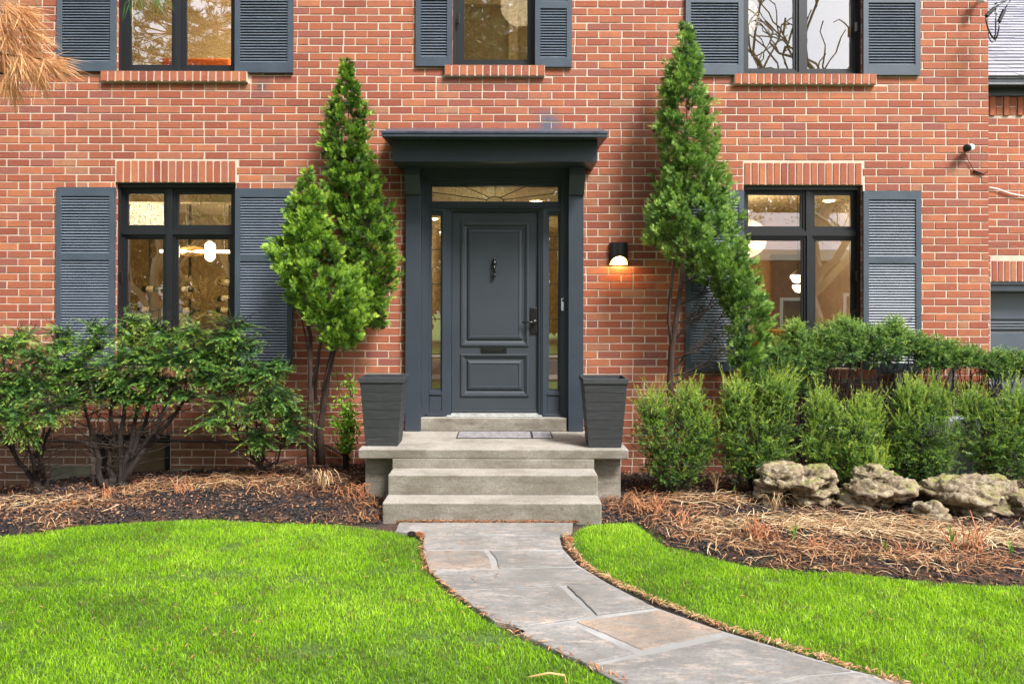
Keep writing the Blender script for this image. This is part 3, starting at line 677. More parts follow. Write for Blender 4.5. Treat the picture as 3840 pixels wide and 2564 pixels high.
for i in range(26):
    a = random.uniform(-0.75,0.75); b_ = random.uniform(-0.4,0.4); l = random.uniform(0.35,0.62)
    pts = [(0,0,0.2),(a*0.12,b_*0.12,0.2+l*0.5),(a*0.42,b_*0.4,0.2+l)]
    mb.tube(pts, 0.002, 3)
    for q_ in range(7): s_ = 0.6+q_*0.06; mb.boxm(Matrix.Translation((a*0.42*s_*s_, b_*0.4*s_*s_, 0.2+l*s_)) @ Matrix.Rotation(random.random()*3,4,'Y'), 0.012,0.006,0.03)
mb.build('dried_stems', M('dried_stem', (0.5,0.38,0.18), 0.9), t)
mb = MB(); mb.box(-4.5,-1.9,1.75,2.75,FZ+0.70,FZ+0.749)
for ax_ in (-4.3,-2.1):
    for ay in (1.85,2.65): mb.box(ax_-0.04,ax_+0.04,ay-0.04,ay+0.04,FZ+0.001,FZ+0.70)
o = mb.build('dining_table', M('table_wood',(0.14,0.08,0.04),0.4), bevel=0.01); tag(o, 'dark wooden dining table under the linear pendant lamp', 'table')
mb = MB(); mb.box(PX(400,1.2), PX(880,1.2), 1.2, 1.35, PZ(760,1.2)-0.0, C1-0.002); mb.build('ceiling_beam', m_ceil, house)
mb = MB(); mb.box(PX(585,2.4), PX(900,2.4), 2.4, 2.5, PZ(760,2.4), PZ(740,2.4)); mb.build('ceiling_track', m_iron, house)
# right room: two globe pendants, picture, sideboard
t = thing('globe_pendant', 'white globe pendant lamp with a dark cap, higher of two inside the lower right window', 'pendant lamp', P(2990,1035,1.6), 'globe pendant lamps')
mb = MB(); mb.lathe([(0,-0.085),(0.05,-0.07),(0.085,-0.01),(0.08,0.02),(0.0,0.025)], (0,0,0), 18); mb.build('globe', emis('globe_glow', (1,0.9,0.7), 4), t, smooth=True)
mb = MB(); mb.lathe([(0.082,0.022),(0.05,0.06),(0.012,0.08),(0.006,0.1)], (0,0,0), 14); mb.tube([(0,0,0.1),(0,0,C1-P(2990,1035,1.6).z)], 0.005, 6); mb.build('cap', m_iron, t, smooth=True)
t2 = t.copy(); col.objects.link(t2); t2.location = P(2996, 1072, 2.2); t2['label'] = 'white globe pendant lamp, lower and farther of two inside the lower right window'
for ch in list(t.children): c_ = ch.copy(); col.objects.link(c_); c_.parent = t2
t = thing('wall_picture', 'dark framed picture on the orange room wall inside the lower right window', 'picture', P(2975,1120,3.9))
mb = MB(); mb.plate(-0.36,0.36,-0.85,0.7,[(-0.31,0.31,-0.80,0.65)],-0.03,0.0); mb.build('picture_frame', m_floor, t)
mb = MB(); mb.box(-0.315,0.315,-0.012,-0.004,-0.805,0.655); mb.build('canvas', M('picture_canvas',(0.10,0.09,0.09),0.6,(0.25,0.2,0.16),3), t)
mb = MB(); y_=1.6; mb.box(PX(2840,y_),PX(2950,y_),y_,y_+0.4,FZ,PZ(1235,y_))
o = mb.build('orange_chair_back', M('orange_wood',(0.65,0.25,0.05),0.4,(0.5,0.17,0.03),10), bevel=0.02); tag(o,'orange wooden chair back low inside the lower right window','chair'); o.name='wooden_chair'
#PART2
# ------------------------------------------------------------------ ground, lawn and beds
def inpoly(x, y, poly):
    x = np.asarray(x); y = np.asarray(y); c = np.zeros(x.shape, bool); n = len(poly)
    for i in range(n):
        x0_, y0_ = poly[i]; x1_, y1_ = poly[(i+1) % n]
        cond = ((y0_ > y) != (y1_ > y))
        xi = (x1_-x0_)*(y-y0_)/((y1_-y0_) + 1e-12) + x0_
        c ^= cond & (x < xi)
    return c
def polydist(x, y, pts):
    d = np.full(np.shape(x), 1e9)
    for (ax, ay), (bx, by) in zip(pts[:-1], pts[1:]):
        vx, vy = bx-ax, by-ay; t = np.clip(((x-ax)*vx+(y-ay)*vy)/(vx*vx+vy*vy+1e-12), 0, 1)
        d = np.minimum(d, np.hypot(x-ax-t*vx, y-ay-t*vy))
    return d
_g = rng.random((64, 64))
def vnoise(x, y, s):
    x = np.asarray(x)*s + 31.7; y = np.asarray(y)*s + 17.3
    xi = np.floor(x).astype(int); yi = np.floor(y).astype(int); fx = x-xi; fy = y-yi
    fx = fx*fx*(3-2*fx); fy = fy*fy*(3-2*fy); g = lambda a, b: _g[a % 64, b % 64]
    return (g(xi,yi)*(1-fx)+g(xi+1,yi)*fx)*(1-fy) + (g(xi,yi+1)*(1-fx)+g(xi+1,yi+1)*fx)*fy
def fnoise(x, y, s): return (vnoise(x,y,s)+0.5*vnoise(x,y,2.1*s)+0.25*vnoise(x,y,4.3*s))/1.75
left_edge = [G(*p) for p in [(0,2012),(123,2000),(307,1974),(461,1963),(615,1953),(768,1946),(1045,1960),(1279,1966)]]
left_path = [G(*p) for p in [(1480,1994),(1560,2016),(1575,2060),(1590,2130),(1665,2212),(1835,2326),(1940,2385),(2190,2492),(2345,2564),(2700,2700),(3300,2950)]]
right_path = [G(*p) for p in [(2160,1992),(2158,2020),(2185,2080),(2240,2130),(2345,2188),(2480,2243),(2700,2325),(2898,2398),(3175,2488),(3420,2564),(4000,2740),(5200,2950)]]
right_edge = [G(*p) for p in [(2200,1966),(2382,1955),(2450,2005),(2492,2042),(2560,2058),(2794,2118),(3000,2136),(3175,2141),(3482,2175),(3839,2190)]]
left_path = [(a_+0.022, b_) for a_, b_ in left_path]; right_path = [(a_-0.018, b_) for a_, b_ in right_path]
lawnL = [(-9.0, left_edge[0][1]-0.25)] + left_edge + left_path + [(left_path[-1][0], -7.0), (-9.0, -7.0)]
lawnR = right_edge + [(9.0, right_edge[-1][1]-0.1), (9.0, -7.0)] + right_path[::-1]
edgesL = left_edge + left_path; edgesR = right_edge[::-1] + right_path
def zwall(x): return np.interp(x, [-9, -5.3, -4.3, -3.2, -2.2, -1.25, -0.9, 0.9, 1.3, 3.0, 5.5, 9], [-0.25, -0.12, 0.02, 0.08, 0.15, 0.15, 0.0, 0.0, 0.07, 0.08, 0.06, 0.0])
fy_x = [-9] + [p[0] for p in left_edge] + [-1.0, 1.05] + [p[0] for p in right_edge] + [9]
fy_y = [left_edge[0][1]-0.25] + [p[1] for p in left_edge] + [-1.55, -1.55] + [p[1] for p in right_edge] + [right_edge[-1][1]-0.1]
def gz(x, y, fine=True):
    x = np.asarray(x, float); y = np.asarray(y, float)
    yf = np.interp(x, fy_x, fy_y); t = np.clip((y - yf)/np.maximum(-0.35 - yf, 0.3), 0, 1)
    z = zwall(x)*t*t*(3-2*t)
    bank = np.clip((y-yf)/0.16, 0, 1)*np.clip(1-(y-yf)/1.1, 0, 1)
    z = z + bank*(0.05 + 0.05*(fnoise(x, y, 1.7)-0.5))*np.where(np.abs(x-0.05) < 1.25, 0.15, 1)
    inbed = (t > 0) & (y < 0.3)
    if fine: z = z + np.where(inbed, (fnoise(x,y,9)-0.5)*0.035*np.clip(t*6,0,1), (fnoise(x,y,2.2)-0.5)*0.012)
    return np.where(y > 0.0, np.minimum(z, 0.12), z)
def spaced(lo, hi, step, far):
    a = np.arange(lo, hi+1e-6, step); o = []; d = step
    e = hi
    while e < far: d *= 1.45; e += d; o.append(e)
    e = lo; d = step; u = []
    while e > -far: d *= 1.45; e -= d; u.append(e)
    return np.array(u[::-1] + list(a) + o)
xs = spaced(-5.9, 6.4, 0.04, 160); ys = spaced(-4.6, 0.5, 0.04, 160)
XX, YY = np.meshgrid(xs, ys, indexing='ij'); ZZ = gz(XX, YY)
ZZ = ZZ - 0.01
lawnm = (inpoly(XX, YY, lawnL) | inpoly(XX, YY, lawnR)).astype(float)
lawnm[(YY < -7.0) | (XX < -9) | (XX > 9)] = 1; lawnm[(YY > 0.6)] = 1
def gridmesh(name, XX, YY, ZZ, mat, attr=None):
    nx, ny = XX.shape; V = np.stack([XX, YY, ZZ], -1).reshape(-1, 3)
    idx = np.arange(nx*ny).reshape(nx, ny)
    Fq = np.stack([idx[:-1,:-1], idx[1:,:-1], idx[1:,1:], idx[:-1,1:]], -1).reshape(-1, 4)
    me = npmesh(name, V, Fq, mat)
    if attr is not None:
        a = me.attributes.new('mask', 'FLOAT', 'POINT'); a.data.foreach_set('value', attr.reshape(-1).astype(np.float32))
    return me
def npmesh(name, V, Fq, mat, tint=None, smooth=False):
    me = bpy.data.meshes.new(name); k = Fq.shape[1]
    me.vertices.add(len(V)); me.vertices.foreach_set('co', np.ascontiguousarray(V, np.float32).ravel())
    me.loops.add(Fq.size); me.loops.foreach_set('vertex_index', np.ascontiguousarray(Fq, np.int32).ravel())
    me.polygons.add(len(Fq)); me.polygons.foreach_set('loop_start', np.arange(0, Fq.size, k, dtype=np.int32))
    if smooth: me.polygons.foreach_set('use_smooth', np.ones(len(Fq), bool))
    me.materials.append(mat); me.update(calc_edges=True)
    if tint is not None:
        a = me.attributes.new('tint', 'FLOAT', 'POINT'); a.data.foreach_set('value', np.ascontiguousarray(tint, np.float32))
    return me
def groundmat():
    m, n, L, b = newmat('ground'); at = N(n, 'ShaderNodeAttribute'); at.attribute_name = 'mask'
    mul = mixc(n, L, ramp(n, L, noisetex(n, L, 60, 5, 0.7), [(0.4, 0.0), (0.62, 1.0)]), (0.012,0.010,0.010), (0.05,0.035,0.027))
    mul = mixc(n, L, ramp(n, L, noisetex(n, L, 3, 4), [(0.45, 0.0), (0.6, 0.8)]), mul, (0.095,0.045,0.025))
    lw = mixc(n, L, ramp(n, L, noisetex(n, L, 25, 5, 0.7), [(0.4, 0.0), (0.65, 1.0)]), (0.06,0.12,0.012), (0.12,0.22,0.02))
    c = mixc(n, L, at.outputs['Fac'], mul, lw)
    L.new(c, b.inputs['Base Color']); b.inputs['Roughness'].default_value = 0.95
    bump(n, L, b, noisetex(n, L, 45, 5, 0.75), 0.9, 0.03); return m
tag(link('ground', gridmesh('ground', XX, YY, ZZ, groundmat(), lawnm)), kind='structure')

# flagstone path: every slab raised over a bed of pale mortar
PATH_SRC = [
 [(1483,1990),(1500,1957),(2150,1957),(2147,1988),(2097,2001),(1594,2001)],
 [(1592,2006),(2097,2006),(2112,2055),(1590,2055)],
 [(1588,2063),(1818,2062),(1835,2085),(1848,2126),(1612,2133)], [(1838,2062),(2115,2062),(2165,2116),(1872,2124),(1862,2090)],
 [(1622,2141),(1872,2133),(2172,2124),(2280,2183),(2080,2188),(1690,2206)],
 [(1700,2214),(2098,2194),(2150,2240),(2218,2298),(2160,2315),(1960,2345),(1858,2328)], [(2128,2193),(2288,2190),(2455,2273),(2240,2300)],
 [(1955,2372),(1990,2350),(2135,2328),(2240,2380),(2382,2440),(2202,2484)], [(2164,2325),(2475,2281),(2712,2362),(2560,2395),(2412,2428)],
 [(2215,2494),(2432,2448),(2600,2412),(2735,2379),(2898,2420),(3050,2468),(3190,2505),(3020,2520),(2890,2556),(2800,2600),(2500,2640)],
 [(2820,2604),(2905,2560),(3030,2527),(3215,2512),(3390,2564),(3800,2690),(3300,2780)],
 [(2500,2650),(2800,2608),(3290,2788),(3820,2700),(5000,2950),(3350,2960)]]
def stonemat():
    m, n, L, b = newmat('flagstone'); at = N(n, 'ShaderNodeAttribute'); at.attribute_name = 'tint'
    gpos = N(n, 'ShaderNodeNewGeometry')
    c = mixc(n, L, ramp(n, L, noisetex(n, L, 2.2, 6, 0.6, (1,2.2,1)), [(0.35, 0.0), (0.65, 1.0)]), (0.155,0.15,0.145), (0.265,0.255,0.245))
    c = mixc(n, L, ramp(n, L, noisetex(n, L, 5, 5, 0.65), [(0.48, 0.0), (0.68, 0.8)]), c, (0.21,0.20,0.18))
    c = mixc(n, L, ramp(n, L, noisetex(n, L, 7, 6, 0.7, (1,3,1)), [(0.50, 0.0), (0.62, 0.5)]), c, (0.46,0.38,0.32))
    o_ = mixc(n, L, ramp(n, L, noisetex(n, L, 4, 4, 0.6, (1,3,1)), [(0.35, 0.0), (0.6, 1.0)]), (0.25,0.215,0.185), (0.40,0.26,0.165))
    c = mixc(n, L, at.outputs['Fac'], c, o_); c = mixc(n, L, ramp(n, L, noisetex(n, L, 1.4, 6, 0.7), [(0.44, 0.0), (0.60, 0.65)]), c, (0.125,0.12,0.11)); c = mixc(n, L, ramp(n, L, noisetex(n, L, 3.1, 6, 0.75, (1,1.6,1)), [(0.56, 0.0), (0.66, 0.55)]), c, (0.33,0.24,0.175)); c = mixc(n, L, ramp(n, L, noisetex(n, L, 45, 4, 0.8), [(0.38, 0.45), (0.5, 0.0)]), c, (0.12,0.10,0.08))
    # thin cleft lines of the slate
    wv = N(n, 'ShaderNodeTexNoise', Scale=2.6, Detail=5.0, Distortion=1.2); mp = N(n, 'ShaderNodeMapping'); mp.inputs['Scale'].default_value = (1,2.0,1); mp.inputs['Rotation'].default_value = (0,0,0.5)
    L.new(gpos.outputs['Position'], mp.inputs[0]); L.new(mp.outputs[0], wv.inputs['Vector'])
    ln = ramp(n, L, wv.outputs[0], [(0.485, 0.0), (0.497, 0.75), (0.509, 0.0)]); c = mixc(n, L, ln, c, (0.13,0.11,0.09))
    L.new(c, b.inputs['Base Color']); b.inputs['Roughness'].default_value = 0.75
    bump(n, L, b, noisetex(n, L, 14, 6, 0.7, (1,2.5,1)), 0.35, 0.012); return m
bm = bmesh.new(); lay = bm.verts.layers.float.new('tint')
for i, poly in enumerate(PATH_SRC):
    pts = [G(sx, sy, 0.014) for sx, sy in poly]; cx_ = sum(p[0] for p in pts)/len(pts); cy_ = sum(p[1] for p in pts)/len(pts)
    pts = pts if True else [(p[0]+(p[0]-cx_)/max(0.05,math.hypot(p[0]-cx_,p[1]-cy_))*0.006, p[1]+(p[1]-cy_)/max(0.05,math.hypot(p[0]-cx_,p[1]-cy_))*0.006) for p in pts]
    # subdivide and roughen the outline
    out = []
    for (ax, ay), (bx, by) in zip(pts, pts[1:]+pts[:1]):
        L_ = math.hypot(bx-ax, by-ay); k_ = max(1, int(L_/0.05))
        for q in range(k_):
            t = q/k_; j_ = 0 if q == 0 else random.uniform(-0.004, 0.004); out.append((ax+(bx-ax)*t + j_, ay+(by-ay)*t + j_))
    h = 0.016 + random.uniform(-0.003, 0.003); tv = 0.7 if i == 8 else (0.4 if i == 2 else 0.0)
    def rg(f, z): 
        r = []
        for (px_, py_) in out:
            dx, dy = px_-cx_, py_-cy_; l_ = math.hypot(dx, dy)+1e-6; v = bm.verts.new((px_-dx/l_*f, py_-dy/l_*f, z)); v[lay] = tv; r.append(v)
        return r
    r0 = rg(0, -0.012); r1 = rg(0.001, h-0.004); r2 = rg(0.005, h)
    for A, B in ((r0, r1), (r1, r2)):
        for q in range(len(out)): bm.faces.new((A[q], A[(q+1) % len(out)], B[(q+1) % len(out)], B[q]))
    bm.faces.new(r2)
bmesh.ops.recalc_face_normals(bm, faces=bm.faces); me = bpy.data.meshes.new('path'); bm.to_mesh(me); bm.free(); me.materials.append(stonemat())
tag(link('path', me), kind='structure')
mb = MB()
lp = [G(sx, sy) for sx, sy in [(1500,1962),(1600,1995),(1596,2055),(1625,2130),(1700,2205),(1860,2320),(1970,2365),(2215,2480),(2500,2600),(3340,2900)]]
rp = [G(sx, sy) for sx, sy in [(2140,1962),(2095,1995),(2108,2055),(2165,2118),(2278,2186),(2450,2275),(2705,2364),(2900,2422),(3200,2512),(4900,2900)]]
for i in range(len(lp)-1):
    mb.add([(*lp[i],0.007),(*lp[i+1],0.007),(*rp[i+1],0.007),(*rp[i],0.007)], [(0,1,2,3)])
tag(mb.build('path_joints', M('joint_mortar', (0.22,0.215,0.205), 0.9, (0.34,0.335,0.33), 2.0, 0.5, 50, lo=0.42, hi=0.66)), kind='structure')

# ------------------------------------------------------------------ concrete steps
st = thing('concrete_steps', 'grey concrete front steps with two treads and a wide overhanging landing slab', 'steps', (0.02, -1.04, 0))
def sb(x0, x1, y0, y1, z0, z1, name, bev=0.012, inset=0.0):
    mb = MB(); ox, oy = 0.02, -1.04
    mb.add([(x0-ox,y0-oy+inset,z0),(x1-ox,y0-oy+inset,z0),(x1-ox,y1-oy,z0),(x0-ox,y1-oy,z0),(x0-ox,y0-oy,z1),(x1-ox,y0-oy,z1),(x1-ox,y1-oy,z1),(x0-ox,y1-oy,z1)],
           [(0,3,2,1),(4,5,6,7),(0,1,5,4),(1,2,6,5),(2,3,7,6),(3,0,4,7)])
    return mb.build(name, m_conc, st, bevel=bev, seg=3)
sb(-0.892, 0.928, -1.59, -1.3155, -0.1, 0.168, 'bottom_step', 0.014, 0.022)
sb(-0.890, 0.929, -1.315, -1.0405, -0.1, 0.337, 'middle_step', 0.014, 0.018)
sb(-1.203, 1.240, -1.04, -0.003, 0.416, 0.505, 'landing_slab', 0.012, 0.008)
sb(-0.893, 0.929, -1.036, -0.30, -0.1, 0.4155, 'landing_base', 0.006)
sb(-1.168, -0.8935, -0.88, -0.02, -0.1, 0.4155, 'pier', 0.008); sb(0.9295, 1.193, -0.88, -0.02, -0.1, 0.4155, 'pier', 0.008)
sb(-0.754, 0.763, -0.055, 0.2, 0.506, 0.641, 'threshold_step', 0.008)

# ------------------------------------------------------------------ doormat, planters
mx0, mx1, my0, my1 = -0.357, 0.595, -0.49, -0.10
t = thing('doormat', 'flat grey doormat with dark border lines lying on the concrete landing', 'doormat', ((mx0+mx1)/2, (my0+my1)/2, 0.505))
hx_, hy_ = (mx1-mx0)/2, (my1-my0)/2
mb = MB(); mb.box(-hx_,hx_,-hy_,hy_,0.0005,0.006); mb.build('backing', M('mat_rubber',(0.02,0.02,0.022),0.8), t, bevel=0.002)
mb = MB(); sp_ = 0.27
for a, b in ((-hx_+0.015, sp_-0.012), (sp_+0.012, hx_-0.015)): mb.box(a, b, -hy_+0.015, hy_-0.015, 0.006, 0.009)
mb.build('pile', M('mat_fibre',(0.16,0.15,0.165),0.95,(0.26,0.245,0.25),25,0.8,200,stretch=(1,0.3,1)), t)
def planter(cx_, cy_, label):
    t = thing('planter', label, 'planter', (cx_, cy_, 0.505), 'tapered planters on the landing')
    mb = MB(); H, b0_, b1_ = 0.635, 0.147, 0.197; n = 7; hs_ = [0.001] + [H*(0.13 + i*0.128) for i in range(7)]; hs_[-1] = H*0.955
    zz = [0.001, 0.083, 0.168, 0.252, 0.336, 0.42, 0.504, 0.590]
    for i in range(7):
        za, zb = zz[i]+0.0012, zz[i+1]-0.0012; f = lambda z: b0_ + (b1_-b0_)*z/H
        a, b = f(za)+0.0005*(i%2), f(zb)+0.0035
        def rngv(r, z, g=0.0): return [(-r+g,-r+g,z),(r-g,-r+g,z),(r-g,r-g,z),(-r+g,r-g,z)]
        vs = rngv(a, za) + rngv(b, zb) + rngv(b-0.0045, zb) + rngv(a-0.006, za)
        mb.add(vs, [(0,1,5,4),(1,2,6,5),(2,3,7,6),(3,0,4,7),(4,5,9,8),(5,6,10,9),(6,7,11,10),(7,4,8,11),(0,12,13,1),(1,13,14,2),(2,14,15,3),(3,15,12,0)])
    mb.add([(-b0_+.008,-b0_+.008,0.0),(b0_-.008,-b0_+.008,0),(b0_-.008,b0_-.008,0),(-b0_+.008,b0_-.008,0),(-b1_+.008,-b1_+.008,0.6),(b1_-.008,-b1_+.008,0.6),(b1_-.008,b1_-.008,0.6),(-b1_+.008,b1_-.008,0.6)],[(0,3,2,1),(0,1,5,4),(1,2,6,5),(2,3,7,6),(3,0,4,7),(4,5,6,7)])
    mb.build('planter_body', m_plastic, t)
    mb = MB(); r = 0.207
    mb.box(-r,r,-r,-r+0.018,0.588,H); mb.box(-r,r,r-0.018,r,0.588,H); mb.box(-r,-r+0.018,-r+0.018,r-0.018,0.588,H); mb.box(r-0.018,r,-r+0.018,r-0.018,0.588,H)
    mb.build('rim', m_plastic, t, bevel=0.003)
    t.rotation_euler = (0, 0, R(random.uniform(-1.5, 1.5)))
planter(-1.014, -0.745, 'dark grey tapered square planter standing left of the front door')
planter(1.040, -0.80, 'dark grey tapered square planter standing right of the front door below the wall lamp')

# ------------------------------------------------------------------ fittings on the wall
lx, lt_, lb_ = PX(2324, -0.1), PZ(907, -0.1), PZ(992, -0.1)
t = thing('wall_lamp', 'black half-cylinder wall lamp lit amber, right of the front door', 'wall lamp', (lx, -0.008, (lt_+lb_)/2))
h_ = (lt_-lb_)/2; mb = MB(); rr = 0.098
na = 32
for r_i, flip in ((rr, 0), (rr-0.005, 1)):
    vs = []
    for i in range(na+1):
        an = math.pi + math.pi*i/na; cx_ = math.cos(an); zb_ = -h_ + 0.086*math.sqrt(max(0, 1-cx_*cx_*0.995)); vs += [(r_i*cx_, r_i*math.sin(an), zb_), (r_i*cx_, r_i*math.sin(an), h_-(0.004 if flip else 0))]
    mb.add(vs, [(2*i, 2*i+2, 2*i+3, 2*i+1) if not flip else (2*i+1, 2*i+3, 2*i+2, 2*i) for i in range(na)])
vs = []
for i in range(na+1):
    an = math.pi + math.pi*i/na; cx_ = math.cos(an); zb_ = -h_ + 0.086*math.sqrt(max(0, 1-cx_*cx_*0.995)); vs += [(rr*cx_, rr*math.sin(an), zb_), ((rr-0.005)*cx_, (rr-0.005)*math.sin(an), zb_)]
mb.add(vs, [(2*i+1, 2*i+3, 2*i+2, 2*i) for i in range(na)])
mb.add([(rr*math.cos(math.pi+math.pi*i/na), rr*math.sin(math.pi+math.pi*i/na), h_) for i in range(na+1)], [tuple(range(na+1))])
o = mb.build('shade', M('lamp_black',(0.012,0.012,0.013),0.4), t)
mb = MB(); mb.box(-rr+0.004, rr-0.004, -0.004, 0.006, -h_+0.001, h_-0.001); mb.build('inner_reflector', M('lamp_inside',(0.5,0.38,0.22),0.6), t)
mb = MB(); mb.lathe([(0,-0.03),(0.02,-0.022),(0.025,0),(0.018,0.03),(0,0.03)], (0,-0.045,-0.01), 14); mb.build('bulb', emis('bulb_glow',(1,0.62,0.25),1.6), t, smooth=True)
lamp('wall_lamp_light', (lx, -0.055, (lt_+lb_)/2-0.06), 4.6, 0.02, (1,0.50,0.16))
dx_, dz_ = PX(2112.5, 0.03), PZ(1141, 0.03)
t = thing('doorbell', 'small white video doorbell on the frame right of the front door', 'doorbell', (dx_, 0.044, dz_))
mb = MB(); mb.box(-0.0235,0.0235,-0.024,-0.001,-0.066,0.066); mb.build('body', m_white, t, bevel=0.011, seg=4)
mb = MB(); mb.lathe([(0,-0.029),(0.012,-0.028),(0.016,-0.024)], (0,0,0.042), 16, 'y'); mb.build('lens', m_iron, t)
mb = MB(); mb.lathe([(0,-0.0255),(0.013,-0.0255),(0.0145,-0.024)], (0,0,-0.04), 16, 'y'); mb.build('button', M('button_grey',(0.6,0.6,0.62),0.4), t)
t = thing('security_camera', 'white bullet security camera with black lens high near the right corner', 'camera', P(3618, 556, -0.02))
mb = MB(); Mx = Matrix.Rotation(R(-18),4,'Y') @ Matrix.Rotation(R(-30),4,'Z')
def ml(prof, c, n, ax, Mx, mat, name, t):
    mb = MB(); mb.lathe(prof, c, n, ax); mb.v = [tuple(Mx @ Vector(v)) for v in mb.v]; return mb.build(name, mat, t, smooth=False)
Mx = Matrix.Translation((0,-0.07,0)) @ Matrix.Rotation(R(38),4,'Z') @ Matrix.Rotation(R(-10),4,'Y')
ml([(0,-0.045),(0.036,-0.043),(0.038,0.055),(0.03,0.075),(0,0.08)], (0,0,0), 20, 'x', Mx, m_white, 'body', t)
ml([(0,-0.066),(0.028,-0.064),(0.0385,-0.056),(0.039,-0.03)], (0,0,0), 20, 'x', Mx, m_iron, 'lens', t)
mb = MB(); mb.tube([(0.02,-0.05,0.0),(0.03,-0.02,0.01),(0.03,0.015,0.01)], 0.014, 10); mb.build('mount', m_white, t)
mb = MB(); c0 = P(3618,556,-0.02)
mb.tube([P(3618,568,-0.07)-c0, P(3628,590,-0.02)-c0, P(3645,622,-0.012)-c0, P(3652,638,-0.012)-c0], 0.0035, 6); mb.tube([P(3652,636,-0.014)-c0, P(3690,650,-0.014)-c0], [0.012,0.008], 8)
mb.tube([P(3686,648,-0.012)-c0, P(3697,645,-0.012)-c0, P(3709,632,-0.005)-c0], 0.003, 5)
mb.build('cable', m_iron, t)
t = thing('floodlight', 'round white lamp head under the top right corner of the wall', 'floodlight', P(3668, 5, -0.02))
ml([(0,-0.12),(0.035,-0.11),(0.05,-0.07),(0.047,0.0),(0.03,0.03),(0,0.035)], (0,0,0), 20, 'z', Matrix.Translation((0,-0.10,0.07)) @ Matrix.Rotation(R(14),4,'Y'), m_white, 'head', t)
mb = MB(); mb.tube([(0.0,-0.09,0.08),(0.05,-0.05,0.09),(0.06,0.018,0.09)], 0.016, 10); mb.build('arm', m_white, t)
# service drop loops
t = thing('service_cable', 'looped black overhead service wires with two thick splices at the house corner', 'cable', P(3735, 60, -0.25))
c0 = P(3735, 60, -0.25)
def z5(x_, y_): return P(3400+x_*0.3188, y_*0.3188, -0.25) - c0
for pts, r_, nm in (([(1175,-5),(1100,35),(1035,75)],0.006,'wire'), ([(940,170),(940,240),(965,330),(1005,410),(1045,450)],0.008,'wire'), ([(1225,-8),(1185,45),(1150,110)],0.006,'wire'),
                    ([(1100,235),(1090,320),(1072,400),(1045,450)],0.008,'wire'), ([(1062,130),(1052,240),(1050,380),(1030,452)],0.007,'wire'), ([(968,370),(975,440),(1010,485),(1045,470),(1080,400)],0.005,'wire'), ([(1150,0),(1080,15),(1040,30)],0.006,'wire')):
    mb = MB(); mb.tube([z5(*p) for p in pts], r_, 8); mb.build(nm, m_iron, t, smooth=True)
for pts in ([(1040,75),(990,125),(942,172)], [(1152,105),(1122,170),(1092,238)]):
    mb = MB(); mb.tube([z5(*p) for p in pts], 0.020, 10); mb.build('splice', m_iron, t)
mb = MB(); mb.tube([z5(1072,85), z5(1055,145)], 0.014, 6); mb.build('clamp', M('clamp_grey',(0.45,0.45,0.45),0.5), t)
# meter on the corner's side face
t = thing('electric_meter', 'white electric meter on a grey conduit at the house corner beside the garage door', 'meter', (WALL_R+0.02, 0.2, PZ(1215,0.2)))
mb = MB(); mb.tube([(0.018,0.0,PZ(1128,0.2)-PZ(1215,0.2)),(0.018,0,-1.1)], 0.016, 10); mb.build('conduit', M('conduit_grey',(0.5,0.52,0.55),0.4), t, smooth=True)
mb = MB(); mb.box(0.0,0.03,-0.1,0.1,-0.17,0.12); mb.build('meter_box', m_white, t, bevel=0.006)
mb = MB(); mb.lathe([(0.075,0.03),(0.072,0.062),(0.055,0.078),(0,0.082)], (0,0,0), 20, 'x'); mb.build('meter_glass', m_white, t, smooth=True)
# wing cable
mb = MB(); mb.tube([P(3711,699,WY-0.02), P(3740,704,WY-0.02), P(3790,722,WY-0.02), P(3850,733,WY-0.02), P(4200,742,WY-0.02)], 0.007, 6)
o = mb.build('wall_cable', m_white); tag(o, 'thin white cable sagging across the garage wall', 'cable')
# black hose along the base of the left wall
mb = MB(); mb.tube([P(sx, sy, -0.03) for sx, sy in ((-300,1650),(60,1656),(300,1658),(640,1655),(900,1660),(1160,1664),(1230,1672),(1270,1695),(1320,1725))], 0.011, 8)
o = mb.build('black_conduit', m_iron, smooth=True); tag(o, 'black conduit running along the base of the left wall', 'conduit')
# white vent pipes and boxes behind the right shrubs
vg = 'white vent pipes at the right wall'
for sx, lb, zt in ((3508, 'left white plastic vent pipe with curved end behind the right shrubs', 1395), (3568, 'right white plastic vent pipe with curved end behind the right shrubs', 1400)):
    p = P(sx, 1500, -0.12); mb = MB(); z1_ = PZ(zt, -0.12)
    t = thing('vent_pipe', lb, 'pipe', (p.x, -0.12, 0.08), vg)
    mb.tube([(0,0,0),(0,0,z1_-0.08),(0,-0.01,z1_-0.03),(0,-0.045,z1_-0.0)], 0.031, 14, cap=False); mb.build('pipe_run', m_white, t, smooth=True)
    mb = MB(); mb.tube([(0,-0.035,z1_-0.005),(0,-0.075,z1_+0.012)], [0.037,0.037], 14); mb.build('elbow', M('vent_opening',(0.05,0.05,0.05),0.7) if sx == 3508 else m_white, t, smooth=True)
for sx, sy, w_, h2, lb in ((3385,1435,0.12,0.20,'grey-white utility box on the right wall behind the yew stems'), (3560,1535,0.16,0.10,'low white utility box behind the yews near the vent pipes')):
    p = P(sx, sy, -0.08); mb = MB(); mb.box(-w_/2,w_/2,-0.03,0.07,-h2/2,h2/2); mb.box(-w_/2-0.006,w_/2+0.006,-0.036,-0.03,-h2/2-0.006,h2/2+0.006); mb.box(-0.02,0.02,-0.042,-0.036,-0.03,0.03)
    o = mb.build('utility_box', m_white, bevel=0.004); o.location = p; tag(o, lb, 'utility box')
t = thing('air_conditioner', 'grey slatted air conditioner behind the right yew bushes and rocks', 'air conditioner', (PX(3600,-0.6), -0.5, 0.06))
